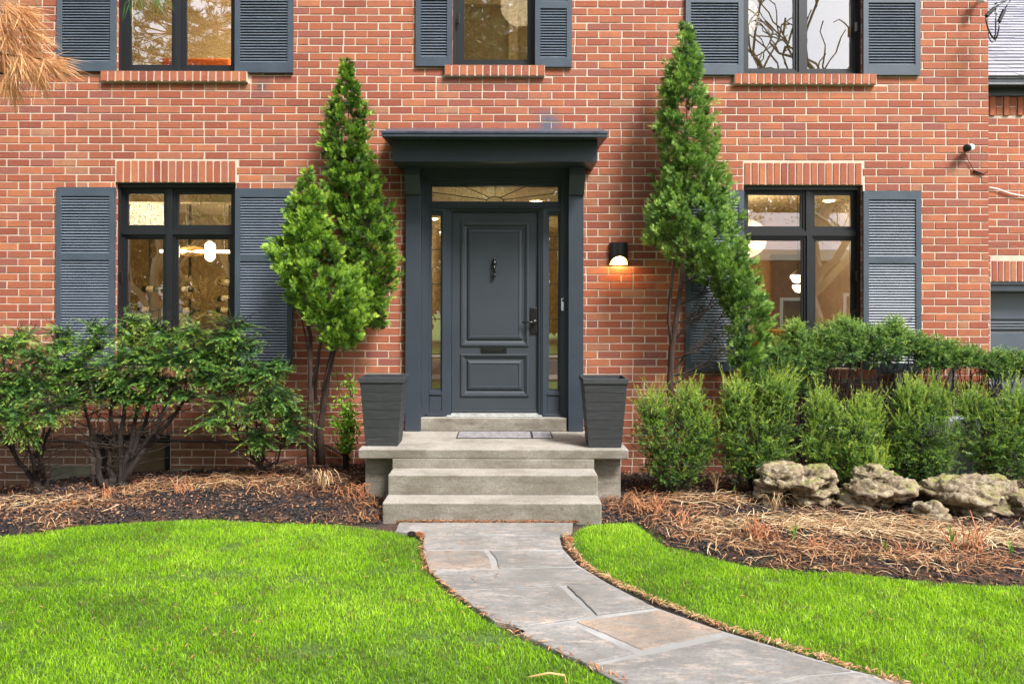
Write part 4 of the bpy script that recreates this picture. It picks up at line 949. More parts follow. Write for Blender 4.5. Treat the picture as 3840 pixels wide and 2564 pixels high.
mb = MB(); mb.box(-0.26,0.26,0.0,0.32,0.03,0.66); mb.build('casing', M('unit_shell',(0.35,0.37,0.42),0.5), t, bevel=0.02)
mb = MB()
for i in range(26): x_ = -0.25+i*0.02; mb.box(x_-0.0035,x_+0.0035,-0.018,-0.010,0.04,0.64)
for zz in (0.05,0.20,0.35,0.50,0.63): mb.box(-0.255,0.255,-0.010,-0.001,zz-0.006,zz+0.006)
mb.build('grille', M('unit_grille',(0.5,0.52,0.56),0.4), t)

# ------------------------------------------------------------------ foliage machinery
def frames(dirs, ups):
    d = dirs/np.linalg.norm(dirs, axis=1, keepdims=True)
    s = np.cross(ups, d); l = np.linalg.norm(s, axis=1, keepdims=True); s = np.where(l < 1e-3, np.array([[1.0,0,0]]), s/np.maximum(l,1e-6)); n_ = np.cross(d, s)
    return s, d, n_        # local x (side), y (along), z (normal)
def stamp(tv, tf, tt, pos, dirs, ups, scale, tint):
    """copies template (verts: x side, y along, z normal) to each pose; tt = per-vertex tint offset"""
    s, d, n_ = frames(dirs, ups); sc_ = scale[:, None, None]
    V = (tv[None,:,0,None]*s[:,None,:] + tv[None,:,1,None]*d[:,None,:] + tv[None,:,2,None]*n_[:,None,:])*sc_ + pos[:,None,:]
    k = len(tv); Fq = (tf[None] + (np.arange(len(pos))*k)[:,None,None]).reshape(-1, tf.shape[1])
    T = np.clip(tint[:,None] + tt[None,:], 0, 1)
    return V.reshape(-1,3), Fq, T.reshape(-1)
def rhomb(p, q, w, nz=0.0, t0=0.0, t1=0.0):
    p = np.array(p, float); q = np.array(q, float); u = q-p; l = np.linalg.norm(u); s = np.cross(u/l, [0,0,1.0])*w; m = p+u*0.45
    m[2] += nz
    return [p, m+s, q, m-s], [t0, (t0+t1)/2, t1, (t0+t1)/2]
def mktemplate(items):
    V = []; T = []
    for v, t in items: V += v; T += t
    V = np.array(V, float); return V, np.arange(len(V)).reshape(-1,4), np.array(T, float)
r_ = random.Random(3)
# cedar spray: flat, ferny fan
it = [rhomb((0,0,0),(0,1,0.02),0.05,0.0,-0.2,0.15)]
for i in range(5):
    y = 0.16+i*0.17; l = 0.55-0.075*i
    for sgn in (-1,1):
        e = (sgn*l*0.72, y+l*0.62, r_.uniform(-0.10,0.12)); it.append(rhomb((0,y,0), e, 0.058-0.005*i, 0.02, -0.12, 0.30))
T_CEDAR = mktemplate(it)
# yew shoot, two-ranked
it = [rhomb((0,0,0),(0,1,0),0.025,0,-0.35,-0.2)]
for i in range(12):
    y = 0.05+i*0.08; l = 0.30-0.010*i if i < 11 else 0.16
    for sgn in (-1,1): it.append(rhomb((0,y,0),(sgn*l*0.86,y+l*0.5,r_.uniform(-0.05,0.09)),0.024,0.0,-0.05+0.02*i,0.05+0.035*i))
T_YEW = mktemplate(it)
# yew shoot, needles all round (upright shoots)
it = [rhomb((0,0,0),(0,1,0),0.03,0,-0.3,-0.1)]
for i in range(11):
    y = 0.04+i*0.085
    for k in range(2):
        a = i*2.4+k*math.pi+r_.uniform(-.4,.4); l = 0.26-0.008*i
        it.append(rhomb((0,y,0),(l*0.75*math.cos(a),y+l*0.65,l*0.75*math.sin(a)),0.03,0.0,-0.05+0.02*i,0.1+0.03*i))
T_YEWR = mktemplate(it)
def rdir(n, mean=(0,0,0), spread=1.0):
    v = rng.normal(size=(n,3)); v /= np.linalg.norm(v, axis=1, keepdims=True); v = v*spread + np.array(mean); return v/np.linalg.norm(v, axis=1, keepdims=True)
def merge(parts):
    V = []; Fq = []; T = []; o = 0
    for v, f, t in parts: V.append(v); Fq.append(f+o); T.append(t); o += len(v)
    return np.concatenate(V), np.concatenate(Fq), np.concatenate(T)
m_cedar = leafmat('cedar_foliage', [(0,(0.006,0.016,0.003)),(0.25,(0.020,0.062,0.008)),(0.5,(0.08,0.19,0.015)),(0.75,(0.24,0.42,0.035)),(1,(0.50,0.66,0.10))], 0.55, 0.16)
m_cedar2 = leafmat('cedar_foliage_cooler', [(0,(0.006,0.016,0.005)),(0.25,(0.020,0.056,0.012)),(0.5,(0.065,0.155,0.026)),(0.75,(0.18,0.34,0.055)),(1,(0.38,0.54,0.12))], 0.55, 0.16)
m_yewL = leafmat('yew_foliage', [(0,(0.005,0.014,0.005)),(0.3,(0.018,0.065,0.018)),(0.55,(0.075,0.20,0.04)),(0.8,(0.23,0.42,0.055)),(1,(0.50,0.60,0.09))], 0.40, 0.12, spec=0.5)
m_yewR = leafmat('bright_yew_foliage', [(0,(0.005,0.013,0.003)),(0.3,(0.022,0.060,0.010)),(0.55,(0.065,0.165,0.020)),(0.8,(0.21,0.39,0.040)),(1,(0.52,0.60,0.08))], 0.40, 0.14, spec=0.5)
m_hedge = leafmat('hedge_yew_foliage', [(0,(0.005,0.013,0.005)),(0.3,(0.018,0.055,0.020)),(0.55,(0.055,0.150,0.034)),(0.8,(0.17,0.34,0.055)),(1,(0.42,0.54,0.10))], 0.42, 0.12, spec=0.5)
OV = 1.6354
def cedar_crown(name, prof, Y, mat, parent, org, ntuft, depthf=0.9, spray=0.075, sub=13, bias=0.0, seed=1, cut=None):
    """prof: rows (ov_y, ov_xl, ov_xr) of the crown's outline; a solid of revolution-like volume with tufted surface"""
    rg = np.random.default_rng(seed); D = Y-CY
    pz = np.array([CZ-(r[0]*OV-VY)*D/F for r in prof])[::-1]; xl = np.array([CX+(r[1]*OV-VX)*D/F for r in prof])[::-1]; xr = np.array([CX+(r[2]*OV-VX)*D/F for r in prof])[::-1]
    zs_ = np.linspace(pz[0], pz[-1], 400); wd = np.interp(zs_, pz, (xr-xl)/2)+0.03; cum = np.cumsum(wd); cum /= cum[-1]
    z = np.interp(rg.random(ntuft), cum, zs_); a = rg.random(ntuft)*2*np.pi
    w2 = np.interp(z, pz, (xr-xl)/2)*0.86; xc = np.interp(z, pz, (xr+xl)/2)
    rad = np.where(rg.random(ntuft) < 0.72, 0.80+0.17*rg.random(ntuft), np.sqrt(rg.random(ntuft))*0.8)
    lump = 0.5*np.sin(a*3+z*11+seed)+0.5*np.sin(a*4-z*19+2*seed); rad = rad*(0.92+0.20*lump)
    rad = np.where(rg.random(ntuft) < 0.05, rg.uniform(1.02, 1.0+np.clip(0.035/np.maximum(w2,0.05),0.06,0.25)), rad)
    # ragged holes
    keep = (np.sin(a*4.1+z*11.0+seed*1.7)*np.sin(z*17+a*2.3+seed) > -0.34) | (rad < 0.40)
    z, a, w2, xc, rad, lump = (q[keep] for q in (z, a, w2, xc, rad, lump)); nt_ = len(z)
    C = np.stack([xc+np.cos(a)*w2*rad, Y+np.sin(a)*np.minimum(w2*depthf, 0.55)*rad, z], 1)
    ax_ = np.stack([np.cos(a)*0.9, np.sin(a)*0.9, np.full(nt_, 0.75)], 1) + rg.normal(0, 0.28, (nt_,3)); ax_ /= np.linalg.norm(ax_, axis=1, keepdims=True)
    tuft_t = rg.normal(0, 0.13, nt_) + 0.10*lump; tl_ = rg.choice([0.07,0.10,0.13,0.18], nt_)*rg.uniform(0.8,1.2,nt_)*np.clip(w2/0.18, 0.45, 1)
    rep = np.repeat(np.arange(nt_), sub); k = len(rep); u = rg.random(k)**0.8
    sd = rg.normal(size=(k,3)); sd -= ax_[rep]*np.sum(sd*ax_[rep],1)[:,None]; sd /= np.linalg.norm(sd,axis=1,keepdims=True)+1e-9
    dirs = ax_[rep]*(0.35+0.75*u[:,None]) + sd*(0.85-0.55*u[:,None])
    pos = C[rep] + ax_[rep]*(tl_[rep]*(u-0.35))[:,None] + sd*0.010
    pos[:,1] = np.minimum(pos[:,1], -0.06)
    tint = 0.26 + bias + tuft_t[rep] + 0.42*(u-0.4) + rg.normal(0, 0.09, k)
    ups = rg.normal(size=(k,3)); sc_ = spray*rg.uniform(0.6, 1.3, k)*(1.1-0.35*u)
    V, Fq, T = stamp(*T_CEDAR, pos, dirs, ups, sc_, tint)
    if cut: pass
    return link(name, npmesh(name, V-np.array(org), Fq, mat, T), parent)
def wig(p, q, n=6, amp=0.03, sag=0.0, rad=(0.02,0.01)):
    p = Vector(p); q = Vector(q); pts = []
    o = Vector((0,0,0))
    for i in range(n+1):
        t = i/n
        if 0 < i < n: o = o + Vector((random.gauss(0,amp), random.gauss(0,amp), random.gauss(0,amp)))*0.6
        e = math.sin(t*math.pi)
        pts.append(p.lerp(q, t) + o*min(1, e*1.5) + Vector((0,0,-sag*e)))
    return pts, [rad[0]+(rad[1]-rad[0])*i/n for i in range(n+1)]
def ovp(x_, y_, Y): return P(x_*OV, y_*OV, Y)

# ---- left cedars
Y1 = -0.36; b1_ = ovp(722, 1066, Y1); g1 = float(gz(b1_.x, Y1)); org = (b1_.x, Y1, g1)
t = thing('cedar_tree', 'tall narrow cedar tree left of the front door with two dark bare stems', 'tree', org, 'conical cedar trees flanking the door')
profA = [(143,792,797),(180,778,806),(230,762,828),(270,752,832),(330,742,842),(390,742,862),(440,742,884),(500,752,898),(560,790,908),(600,800,918),(650,800,912),(690,800,897),(730,815,890),(755,840,880)]
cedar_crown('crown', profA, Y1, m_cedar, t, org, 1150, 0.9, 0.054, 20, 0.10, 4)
mb = MB(); O = Vector(org)
for pts, rad in (([(738,1064),(735,990),(744,920),(752,860),(768,790),(790,700),(800,560),(800,400),(797,250)], [0.042,0.036,0.033,0.031,0.028,0.024,0.018,0.012,0.005]),
                 ([(730,1064),(722,960),(724,880),(733,800),(745,740),(760,640)], [0.022,0.018,0.018,0.016,0.013,0.008])):
    mb.tube([ovp(x_, y_, Y1+random.uniform(-0.015,0.015))-O for x_, y_ in pts], rad, 9)
mb.build('trunk', m_bark, t, smooth=True)
Y2 = -0.62; b2_ = ovp(712, 1068, Y2); org = (b2_.x, Y2, float(gz(b2_.x, Y2)))
t = thing('cedar_tree', 'shorter bushy cedar tree in front of the tall one, overlapping the left shutter', 'tree', org, 'conical cedar trees flanking the door')
profB = [(395,699,706),(430,684,724),(470,665,740),(510,645,756),(550,628,772),(590,606,800),(620,616,830),(650,640,850),(690,662,852),(730,690,846),(770,725,834),(800,750,815)]
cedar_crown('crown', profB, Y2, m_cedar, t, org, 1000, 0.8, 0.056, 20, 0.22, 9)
mb = MB(); O = Vector(org)
for pts, rad in (([(712,1066),(709,1000),(712,900),(712,830),(712,770),(700,715),(702,600),(702,450)], [0.030,0.024,0.022,0.022,0.020,0.018,0.012,0.006]),
                 ([(712,770),(690,700),(676,640),(662,600)], [0.014,0.013,0.010,0.006]), ([(712,900),(735,800),(748,720),(760,640)], [0.012,0.010,0.008,0.005]), ([(716,1066),(719,960),(716,880),(706,800),(690,720)], [0.016,0.013,0.011,0.009,0.006]), ([(738,900),(756,830),(778,770),(790,720)], [0.009,0.008,0.006,0.004])):
    mb.tube([ovp(x_, y_, Y2+random.uniform(-0.015,0.015))-O for x_, y_ in pts], rad, 9)
mb.build('trunk', m_bark, t, smooth=True)
# ---- right cedar
Y3 = -0.42; b3_ = ovp(1540, 905, Y3); org = (b3_.x, Y3, float(gz(b3_.x, Y3))); O = Vector(org)
t = thing('cedar_tree', 'tall cedar tree right of the door, leaning crown over one-sided bare branches', 'tree', org, 'conical cedar trees flanking the door')
profC = [(57,1567,1577),(100,1552,1590),(150,1532,1606),(200,1520,1618),(240,1512,1630),(300,1506,1640),(350,1510,1652),(400,1505,1672),(440,1494,1682),(480,1480,1696),(520,1470,1708),(560,1476,1722),(590,1500,1732),(620,1560,1742),(650,1610,1752),(690,1650,1764),(730,1668,1766),(780,1676,1762),(820,1672,1746),(850,1680,1720)]
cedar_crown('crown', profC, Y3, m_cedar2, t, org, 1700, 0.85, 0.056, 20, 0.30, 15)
mb = MB()
mb.tube([ovp(x_, y_, Y3)-O for x_, y_ in [(1540,925),(1536,880),(1540,800),(1552,720),(1562,650),(1570,560),(1576,400),(1574,200)]], [0.036,0.033,0.030,0.027,0.024,0.019,0.012,0.004], 10)
mb.tube([ovp(x_, y_, Y3-0.01)-O for x_, y_ in [(1543,800),(1533,740),(1536,680),(1546,600),(1550,540)]], [0.016,0.018,0.018,0.015,0.010], 8)
mb.build('trunk', m_bark, t, smooth=True)
mb = MB()
for s_, e_, r0 in (((1545,845),(1668,700),0.014),((1548,820),(1660,760),0.012),((1546,780),(1650,650),0.012),((1556,700),(1640,625),0.010),((1552,740),(1662,690),0.010),((1545,860),(1690,790),0.011),((1560,650),(1630,600),0.008),((1543,880),(1640,800),0.010)):
    p = ovp(*s_, Y3)-O; q_ = ovp(*e_, Y3+random.uniform(-0.25,0.1))-O
    pts, rd = wig(p, q_, 7, 0.022, 0.03, (r0, 0.004)); mb.tube(pts, rd, 6)
    for _ in range(7):
        i = random.randint(1, 6); a = pts[i]; b = a + Vector((random.uniform(0.05,0.28), random.uniform(-0.15,0.15), random.uniform(-0.05,0.25))); pp, rr_ = wig(a, b, 5, 0.014, 0, (0.0045,0.0016)); mb.tube(pp, rr_, 4)
        for _ in range(2):
            a2 = pp[random.randint(2,4)]; b2 = a2 + Vector((random.uniform(0.02,0.14), random.uniform(-0.08,0.08), random.uniform(-0.08,0.12))); p3, r3 = wig(a2, b2, 4, 0.01, 0, (0.0025,0.0012)); mb.tube(p3, r3, 3)
mb.build('bare_branches', m_bark2, t)

# ---- yews
def shoots_from(twigs, rg, per, size, tmpl, base, spread=0.6, outb=0.5, upb=0.0, bias=0.0, flat=False):
    """twigs: list of (start, end); stamps shoots along them"""
    S = np.array([t_[0] for t_ in twigs]); E = np.array([t_[1] for t_ in twigs]); n = len(S); rep = np.repeat(np.arange(n), per)
    tt = rg.random(len(rep))**0.7; tt[::per] = 1.0
    pos = S[rep] + (E-S)[rep]*tt[:,None]; d = (E-S)/np.linalg.norm(E-S, axis=1, keepdims=True)
    side = np.cross(d[rep], np.array([0,0,1.0])+rg.normal(0,0.4,(len(rep),3))); side /= np.linalg.norm(side, axis=1, keepdims=True)+1e-9
    side *= np.where(rg.random(len(rep)) < 0.5, -1, 1)[:,None]
    if flat:
        s1 = np.cross(d, np.array([0,0,1.0])+rg.normal(0,0.35,(n,3))); s1 /= np.linalg.norm(s1,axis=1,keepdims=True)+1e-9; sg = np.where((np.arange(len(rep)) % 2) == 0, -1, 1)[:,None]; side = s1[rep]*sg; tt = np.tile(np.linspace(0.12,1.0,per), n); pos = S[rep] + (E-S)[rep]*tt[:,None]; pos[:,2] -= 0.035*(tt**2)
    dd = d[rep]*outb + side*spread*np.where(tt[:,None] > 0.97, 0.1, 1) + rg.normal(0, 0.09 if flat else 0.18, (len(rep),3)); dd[:,2] += upb - (0.25*tt if flat else 0)
    ups = np.tile([0,0,1.0], (len(rep),1)) + rg.normal(0, 0.35, (len(rep),3)) if flat else rg.normal(size=(len(rep),3))
    tw = rg.normal(0, 0.09, n)
    tint = base - 0.02 + bias + tw[rep] + 0.50*(tt-0.55) + rg.normal(0, 0.09, len(rep))
    return stamp(*tmpl, pos, dd, ups, size*rg.uniform(0.75,1.25,len(rep))*((1.35-0.75*tt) if flat else 1), tint)
def ell_twigs(rg, c, r, n, length, mean, shell=0.55, spread=0.8):
    v = rg.normal(size=(n,3)); v /= np.linalg.norm(v, axis=1, keepdims=True); rad = (shell+(1-shell)*rg.random(n))[:,None]
    p = np.array(c) + v*rad*np.array(r); d = v*0.6 + np.array(mean) + rg.normal(0, spread*0.5, (n,3)); d /= np.linalg.norm(d, axis=1, keepdims=True)
    l = length*rg.uniform(0.5, 1.3, (n,1)); return [(a, b) for a, b in zip(p-d*l*0.6, p+d*l*0.4)]
rgy = np.random.default_rng(21)
def yew(label, base_pts, clumps, Y, mat, group, trunk_r=0.05, per=6, tl=0.16, size=0.085, dens=430, dead=20, tmpl=T_YEW, flat=True, bias=0.0, mean=(0,-0.2,0.05), name='yew_shrub', fork_h=0.20, low=0.0, rooted=False, deadh=(0.05,0.55), deadw=0.38):
    bx = ovp(*base_pts[0], Y); org = Vector((bx.x, Y, float(gz(bx.x, Y))-0.01))
    t = thing(name, label, 'shrub', org, group)
    tw = []; mb = MB(); parts = []; cen = []
    for (cx_, cy_, rx_, ry_, yo, bs) in clumps:
        c = ovp(cx_, cy_, Y+yo); k_ = (Y+yo-CY)/F*OV; r = (rx_*k_, min(0.28, 0.7*rx_*k_), ry_*k_)
        n = int(dens*(r[0]*r[2])**0.75*3.0)+6
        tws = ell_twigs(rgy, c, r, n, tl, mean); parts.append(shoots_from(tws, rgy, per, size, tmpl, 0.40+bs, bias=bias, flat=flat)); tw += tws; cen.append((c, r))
    forks = []
    for i, b_ in enumerate(base_pts):
        p = ovp(*b_, Y); p = Vector((p.x, Y+random.uniform(-0.05,0.05), float(gz(p.x, Y))-0.03))
        forks.append((p, p + Vector((random.uniform(-0.05,0.05), random.uniform(-0.04,0.04), fork_h*random.uniform(0.7,1.2)))))
        pp, rr_ = wig(forks[-1][0], forks[-1][1], 4, 0.008, 0, (trunk_r*1.15, trunk_r*0.85)); mb.tube([v-org for v in pp], rr_, 9)
    skel = [(q[1], trunk_r*0.8) for q in forks]
    cx0 = sum(q[1].x for q in forks)/len(forks)
    order = sorted(cen, key=lambda q: -(abs(q[0].x-cx0) + 0.3*(q[0].z)))
    mains = order[::3]; rest = [q for q in order if q not in mains]; rest.sort(key=lambda q: q[0].z)
    for ii, (c, r) in enumerate(mains + rest):
        if ii < len(mains):
            f = min(forks, key=lambda q: (q[1]-c).length + random.uniform(0,0.1)); s0, r0 = f[1]-Vector((0,0,0.03)), trunk_r*0.62
        else:
            cand = [q for q in skel if q[0].z < c.z-0.02] or skel
            s0, r0 = min(cand, key=lambda q: (q[0]-c).length*1.0 + max(0, 0.10-(c.z-q[0].z))*1.5 + random.uniform(0, 0.05)); r0 = r0*0.75
        mid = s0.lerp(c, 0.5) + Vector((random.uniform(-0.06,0.06), random.uniform(-0.07,0.07), random.uniform(-0.05,0.04) - low*random.uniform(0.3,0.9)*min(1,(c-s0).length/0.6)))
        p1_, r1_ = wig(s0, mid, 5, 0.022, 0, (r0, max(0.007,r0*0.65))); p2_, r2_ = wig(mid, c, 5, 0.022, 0, (max(0.007,r0*0.65), 0.005))
        pa = p1_ + p2_[1:]; ra = r1_+r2_[1:]; skel += [(p_, q_) for p_, q_ in zip(pa[2:], ra[2:])]
        pts = [v-org for v in pa]; mb.tube(pts, ra, 7)
        for _ in range(int(4+(0 if rooted else dead*0.12))):
            a = pts[random.randint(3, len(pts)-1)]; b = a + Vector((random.gauss(0,0.14), random.gauss(0,0.08), random.uniform(-0.02,0.20))); q2, rq = wig(a, b, 5, 0.014, 0, (0.005,0.0015)); mb.tube(q2, rq, 4)
    for _ in range(dead):
        f = random.choice(forks) if rooted else (0, random.choice(skel[:len(skel)//2+1])[0]); b = f[1] + Vector((random.gauss(0,deadw*0.8), random.gauss(0,0.12), random.uniform(*deadh)*(1 if rooted else 0.6))); q2, rq = wig(f[1], b, 7, 0.02, 0, (0.008,0.0035) if rooted else (0.006,0.0015)); mb.tube([v-org for v in q2], rq, 5)
    for i in rgy.choice(len(tw), min(len(tw), 260), replace=False):
        a, b = Vector(tw[i][0])-org, Vector(tw[i][1])-org; mb.tube([a, a.lerp(b,0.5)+Vector((0,0,0.006)), b], [0.0035,0.0028,0.0015], 3, cap=False)
    mb.build('branches', m_bark2, t)
    if flat:
        lt_ = []
        for c, r in cen:
            for _ in range(6):
                s_ = Vector((c.x+random.uniform(-.5,.5)*r[0], c.y+random.uniform(-.5,.5)*r[1], c.z+random.uniform(-.4,.6)*r[2]))
                dx_ = random.choice((-1,1))*random.uniform(0.5,1.0); dz_ = random.uniform(-0.35,0.55) if c.z > 0.75 else random.uniform(-0.7,0.15)
                d_ = Vector((dx_, random.uniform(-0.5,0.3), dz_)).normalized()*(r[0]*0.6+random.uniform(0.14,0.26)); lt_.append((np.array(s_), np.array(s_+d_))); mb.tube([s_-org, s_+d_*0.5-org+Vector((0,0,0.004)), s_+d_-org-Vector((0,0,0.03))], [0.004,0.003,0.0012], 4, cap=False)
        parts.append(shoots_from(lt_, rgy, 26, 0.046, tmpl, 0.46, bias=bias, flat=True))
    V, Fq, T = merge(parts); V[:,1] = np.minimum(V[:,1], -0.045)
    link('foliage', npmesh('foliage', V-np.array(org), Fq, mat, T), t)
    return t
LG = 'yew shrubs in front of the left window'
kw = dict(fork_h=0.10, low=0.20, tl=0.25, size=0.052, dens=235, per=17)
yew('spreading yew shrub at the far left below the left shutter, on a forked dark trunk', [(100,1098),(104,1098)],
    [(10,800,55,34,-.1,0.04),(20,870,60,40,-.2,.02),(-10,925,40,30,-.2,0),(35,955,44,26,-.35,.14),(85,825,50,34,-.2,.02),(80,890,44,34,-.25,-.03),(112,945,34,30,-.3,.14),(60,990,26,16,-.3,.14),(140,850,44,34,-.1,-.03),(-60,870,70,70,0,0),(50,778,34,13,-.1,.2),(140,795,26,14,-.05,.12),(150,770,10,18,-.05,.1),(95,880,50,30,-.1,-.05),(20,905,50,34,-.2,-.02),(150,925,34,20,-.2,0.02)],
    -0.60, m_yewL, LG, 0.036, dead=60, mean=(0,-0.2,-0.1), deadw=0.55, deadh=(-0.02,0.5), **kw)
yew('large yew shrub under the lower left window, with a thick tangle of dark stems', [(222,1092),(240,1092),(262,1090),(292,1088)],
    [(180,845,46,34,-.1,0),(212,800,34,24,-.05,.08),(205,880,50,32,-.15,-.06),(262,842,44,36,-.2,.05),(300,778,26,26,-.1,.18),(258,895,50,28,-.1,-.06),(330,812,36,26,-.15,.08),(318,862,46,30,-.2,.0),(372,775,30,20,-.1,.12),(390,825,46,32,-.2,.05),(372,880,44,26,-.15,-.04),(436,768,40,22,-.1,.12),(440,822,42,34,-.15,.0),(330,912,46,14,-.1,-.08),(222,757,14,20,-.1,.18),(302,738,16,14,-.1,.22),(350,752,16,8,-.1,.2),(480,800,34,28,-.1,0),(420,905,40,14,-.1,-.05),(470,858,40,26,-.1,-.03),(160,900,40,24,-.1,-.03)],
    -0.55, m_yewL, LG, 0.050, dead=170, mean=(0,-0.2,0.0), deadw=0.48, deadh=(0.0,0.62), **kw)
yew('yew shrub with drooping dark sprays just left of the cedar stems', [(596,1080),(610,1078)],
    [(515,775,44,24,-.1,.05),(520,835,50,36,-.1,-.03),(556,795,40,28,-.1,-.03),(572,862,46,34,-.15,-.05),(625,850,38,24,-.2,.0),(635,905,44,30,-.25,-.02),(590,938,40,22,-.2,.0),(662,948,28,20,-.2,-.02),(505,890,36,18,-.1,-.06),(590,1000,22,24,-.2,.04),(520,925,26,9,-.25,.16),(500,962,30,8,-.25,.1),(672,985,16,22,-.2,0),(540,745,30,12,0,.05)],
    -0.50, m_yewL, LG, 0.026, dead=100, mean=(0.1,-0.2,-0.2), deadw=0.42, deadh=(-0.02,0.45), **kw)
# right hedge row: flat-topped foliage on bare stems
HG = 'flat-topped hedge yews behind the front row'
hedge = [(1830,820,[(1790,830,42,40,-.05,-.05),(1830,790,40,32,0,.05),(1850,830,42,38,0,0),(1770,885,46,44,-.1,-.05),(1840,880,40,24,0,-.1),(1720,860,30,40,-.1,-.05),(1820,755,16,16,0,.18)],'hedge yew with short dense foliage closest to the leaning cedar'),
         (1930,0,[(1900,775,40,24,0,.03),(1945,765,42,26,0,.05),(1930,805,55,28,0,-.06),(1885,815,30,28,0,-.08),(1930,742,20,12,0,.15)],'hedge yew standing under the right pane of the lower right window'),
         (2030,0,[(1995,775,42,26,0,.04),(2045,775,42,24,0,.05),(2020,808,52,26,0,-.06),(2050,745,16,14,0,.16),(2085,790,34,26,0,.0)],'hedge yew in front of the lower right shutter'),
         (2140,0,[(2110,795,36,24,0,.0),(2155,805,40,26,0,.03),(2190,815,38,24,0,.0),(2140,828,46,18,0,-.08)],'hedge yew in front of the plain brick near the corner'),
         (2265,0,[(2225,820,34,22,0,.0),(2275,828,36,22,0,.03),(2320,830,36,26,0,.0),(2290,850,40,18,0,-.06),(2360,835,34,26,0,.0)],'hedge yew reaching past the house corner in front of the garage door')]
for bx_, _, cl, lb in hedge:
    yew(lb, [(bx_-38,1045),(bx_-18,1045),(bx_+2,1045),(bx_+20,1045),(bx_+40,1045)], cl, -0.30, m_hedge, HG, 0.013, per=6, tl=0.12, size=0.050, dens=1150, dead=110, deadw=0.16, deadh=(0.45,0.95), fork_h=0.25, rooted=True, tmpl=T_YEWR, flat=False, mean=(0,-0.1,0.6), bias=0.07)
# front yews with upright spiky shoots
FG = 'bushy yews of the front row on the right'
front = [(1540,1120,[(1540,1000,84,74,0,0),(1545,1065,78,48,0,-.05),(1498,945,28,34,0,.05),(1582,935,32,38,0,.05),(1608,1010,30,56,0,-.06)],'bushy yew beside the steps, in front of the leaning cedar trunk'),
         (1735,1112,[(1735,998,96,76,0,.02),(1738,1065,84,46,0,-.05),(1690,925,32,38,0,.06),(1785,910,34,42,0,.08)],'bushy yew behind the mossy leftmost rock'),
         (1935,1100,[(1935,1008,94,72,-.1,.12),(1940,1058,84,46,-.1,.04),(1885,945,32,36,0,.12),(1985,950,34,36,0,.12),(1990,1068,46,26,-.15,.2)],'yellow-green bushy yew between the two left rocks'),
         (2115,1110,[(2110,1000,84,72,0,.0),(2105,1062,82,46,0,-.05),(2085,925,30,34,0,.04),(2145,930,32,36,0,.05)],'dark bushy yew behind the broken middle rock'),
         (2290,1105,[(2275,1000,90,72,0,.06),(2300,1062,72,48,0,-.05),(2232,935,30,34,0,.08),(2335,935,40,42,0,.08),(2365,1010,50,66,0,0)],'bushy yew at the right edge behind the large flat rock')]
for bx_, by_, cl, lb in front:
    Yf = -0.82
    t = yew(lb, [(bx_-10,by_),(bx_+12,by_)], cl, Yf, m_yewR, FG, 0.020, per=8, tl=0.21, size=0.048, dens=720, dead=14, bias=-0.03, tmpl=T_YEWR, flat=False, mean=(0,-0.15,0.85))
    # long upright leader shoots
    tws = []
    for _ in range(105):
        cx_, cy_, rx_, ry_, yo, bs = random.choice(cl[0:1]+cl[2:]); c = ovp(cx_+random.uniform(-rx_,rx_)*0.9, cy_-ry_*random.uniform(-0.2,0.95), Yf+yo+random.uniform(-.2,.15))
        d_ = Vector((random.gauss(0.06,0.42), random.gauss(-0.1,0.24), 1)).normalized()*random.uniform(0.12,0.26); tws.append((np.array(c), np.array(c+d_)))
    S = np.array([a for a, b in tws]); E = np.array([b for a, b in tws]); per = 16; rep = np.repeat(np.arange(len(S)), per); tt = np.tile(np.linspace(0.0,1.0,per), len(S))
    pos = S[rep]+(E-S)[rep]*tt[:,None]; d = (E-S)[rep]; d /= np.linalg.norm(d,axis=1,keepdims=True); dd = d*1.0+rgy.normal(0,0.28,(len(rep),3))
    V, Fq, T = stamp(*T_YEWR, pos, dd, rgy.normal(size=(len(rep),3)), 0.034*rgy.uniform(0.8,1.2,len(rep))*(1.15-0.4*tt), 0.60+0.34*tt+rgy.normal(0,0.08,len(rep)))
    link('leader_shoots', npmesh('leader_shoots', V-np.array(t.location), Fq, m_yewR, T), t)
mb = None
# ---- small leafy shrub beside the left planter
T_LEAF = mktemplate([rhomb((0,0,0),(0,1,0.05),0.30,0.08,0,0.1)])
bx = P(1300,1745,-0.30); org = Vector((bx.x,-0.30,float(gz(bx.x,-0.30)))); t = thing('leafy_shrub', 'small light green broadleaf shrub between the cedar stems and the left planter', 'shrub', org)
mb = MB(); tips = []
for _ in range(13):
    e = P(random.uniform(1235,1345), random.uniform(1395,1640), -0.30+random.uniform(-0.16,0.14)); pts, rd = wig(org+Vector((random.uniform(-0.03,0.03),0,0)), e, 7, 0.016, -0.03, (0.008,0.002)); mb.tube([p-org for p in pts], rd, 5); tips += pts[3:]
    for _ in range(4):
        a = pts[random.randint(3,6)]; b = a+Vector((random.gauss(0,0.08),random.gauss(0,0.05),random.uniform(0.0,0.1))); q_, rq = wig(a,b,3,0.006,0,(0.003,0.0012)); mb.tube([p-org for p in q_], rq, 4); tips += q_[1:]
mb.build('stems', m_bark, t)
A_ = np.array([tuple(v) for v in tips]); rep = np.repeat(np.arange(len(A_)), 5)
V, Fq, T = stamp(*T_LEAF, A_[rep]+rgy.normal(0,0.018,(len(rep),3)), rgy.normal(0,0.6,(len(rep),3))+np.array([0,-0.3,0.5]), rgy.normal(0,0.5,(len(rep),3))+np.array([0,-0.6,0.8]), rgy.uniform(0.028,0.050,len(rep)), rgy.normal(0.6,0.16,len(rep)))
link('leaves', npmesh('leaves', V-np.array(org), Fq, leafmat('bright_leaves', [(0,(0.04,0.12,0.01)),(0.5,(0.13,0.30,0.02)),(1,(0.30,0.50,0.05))],0.4,0.35), T), t)

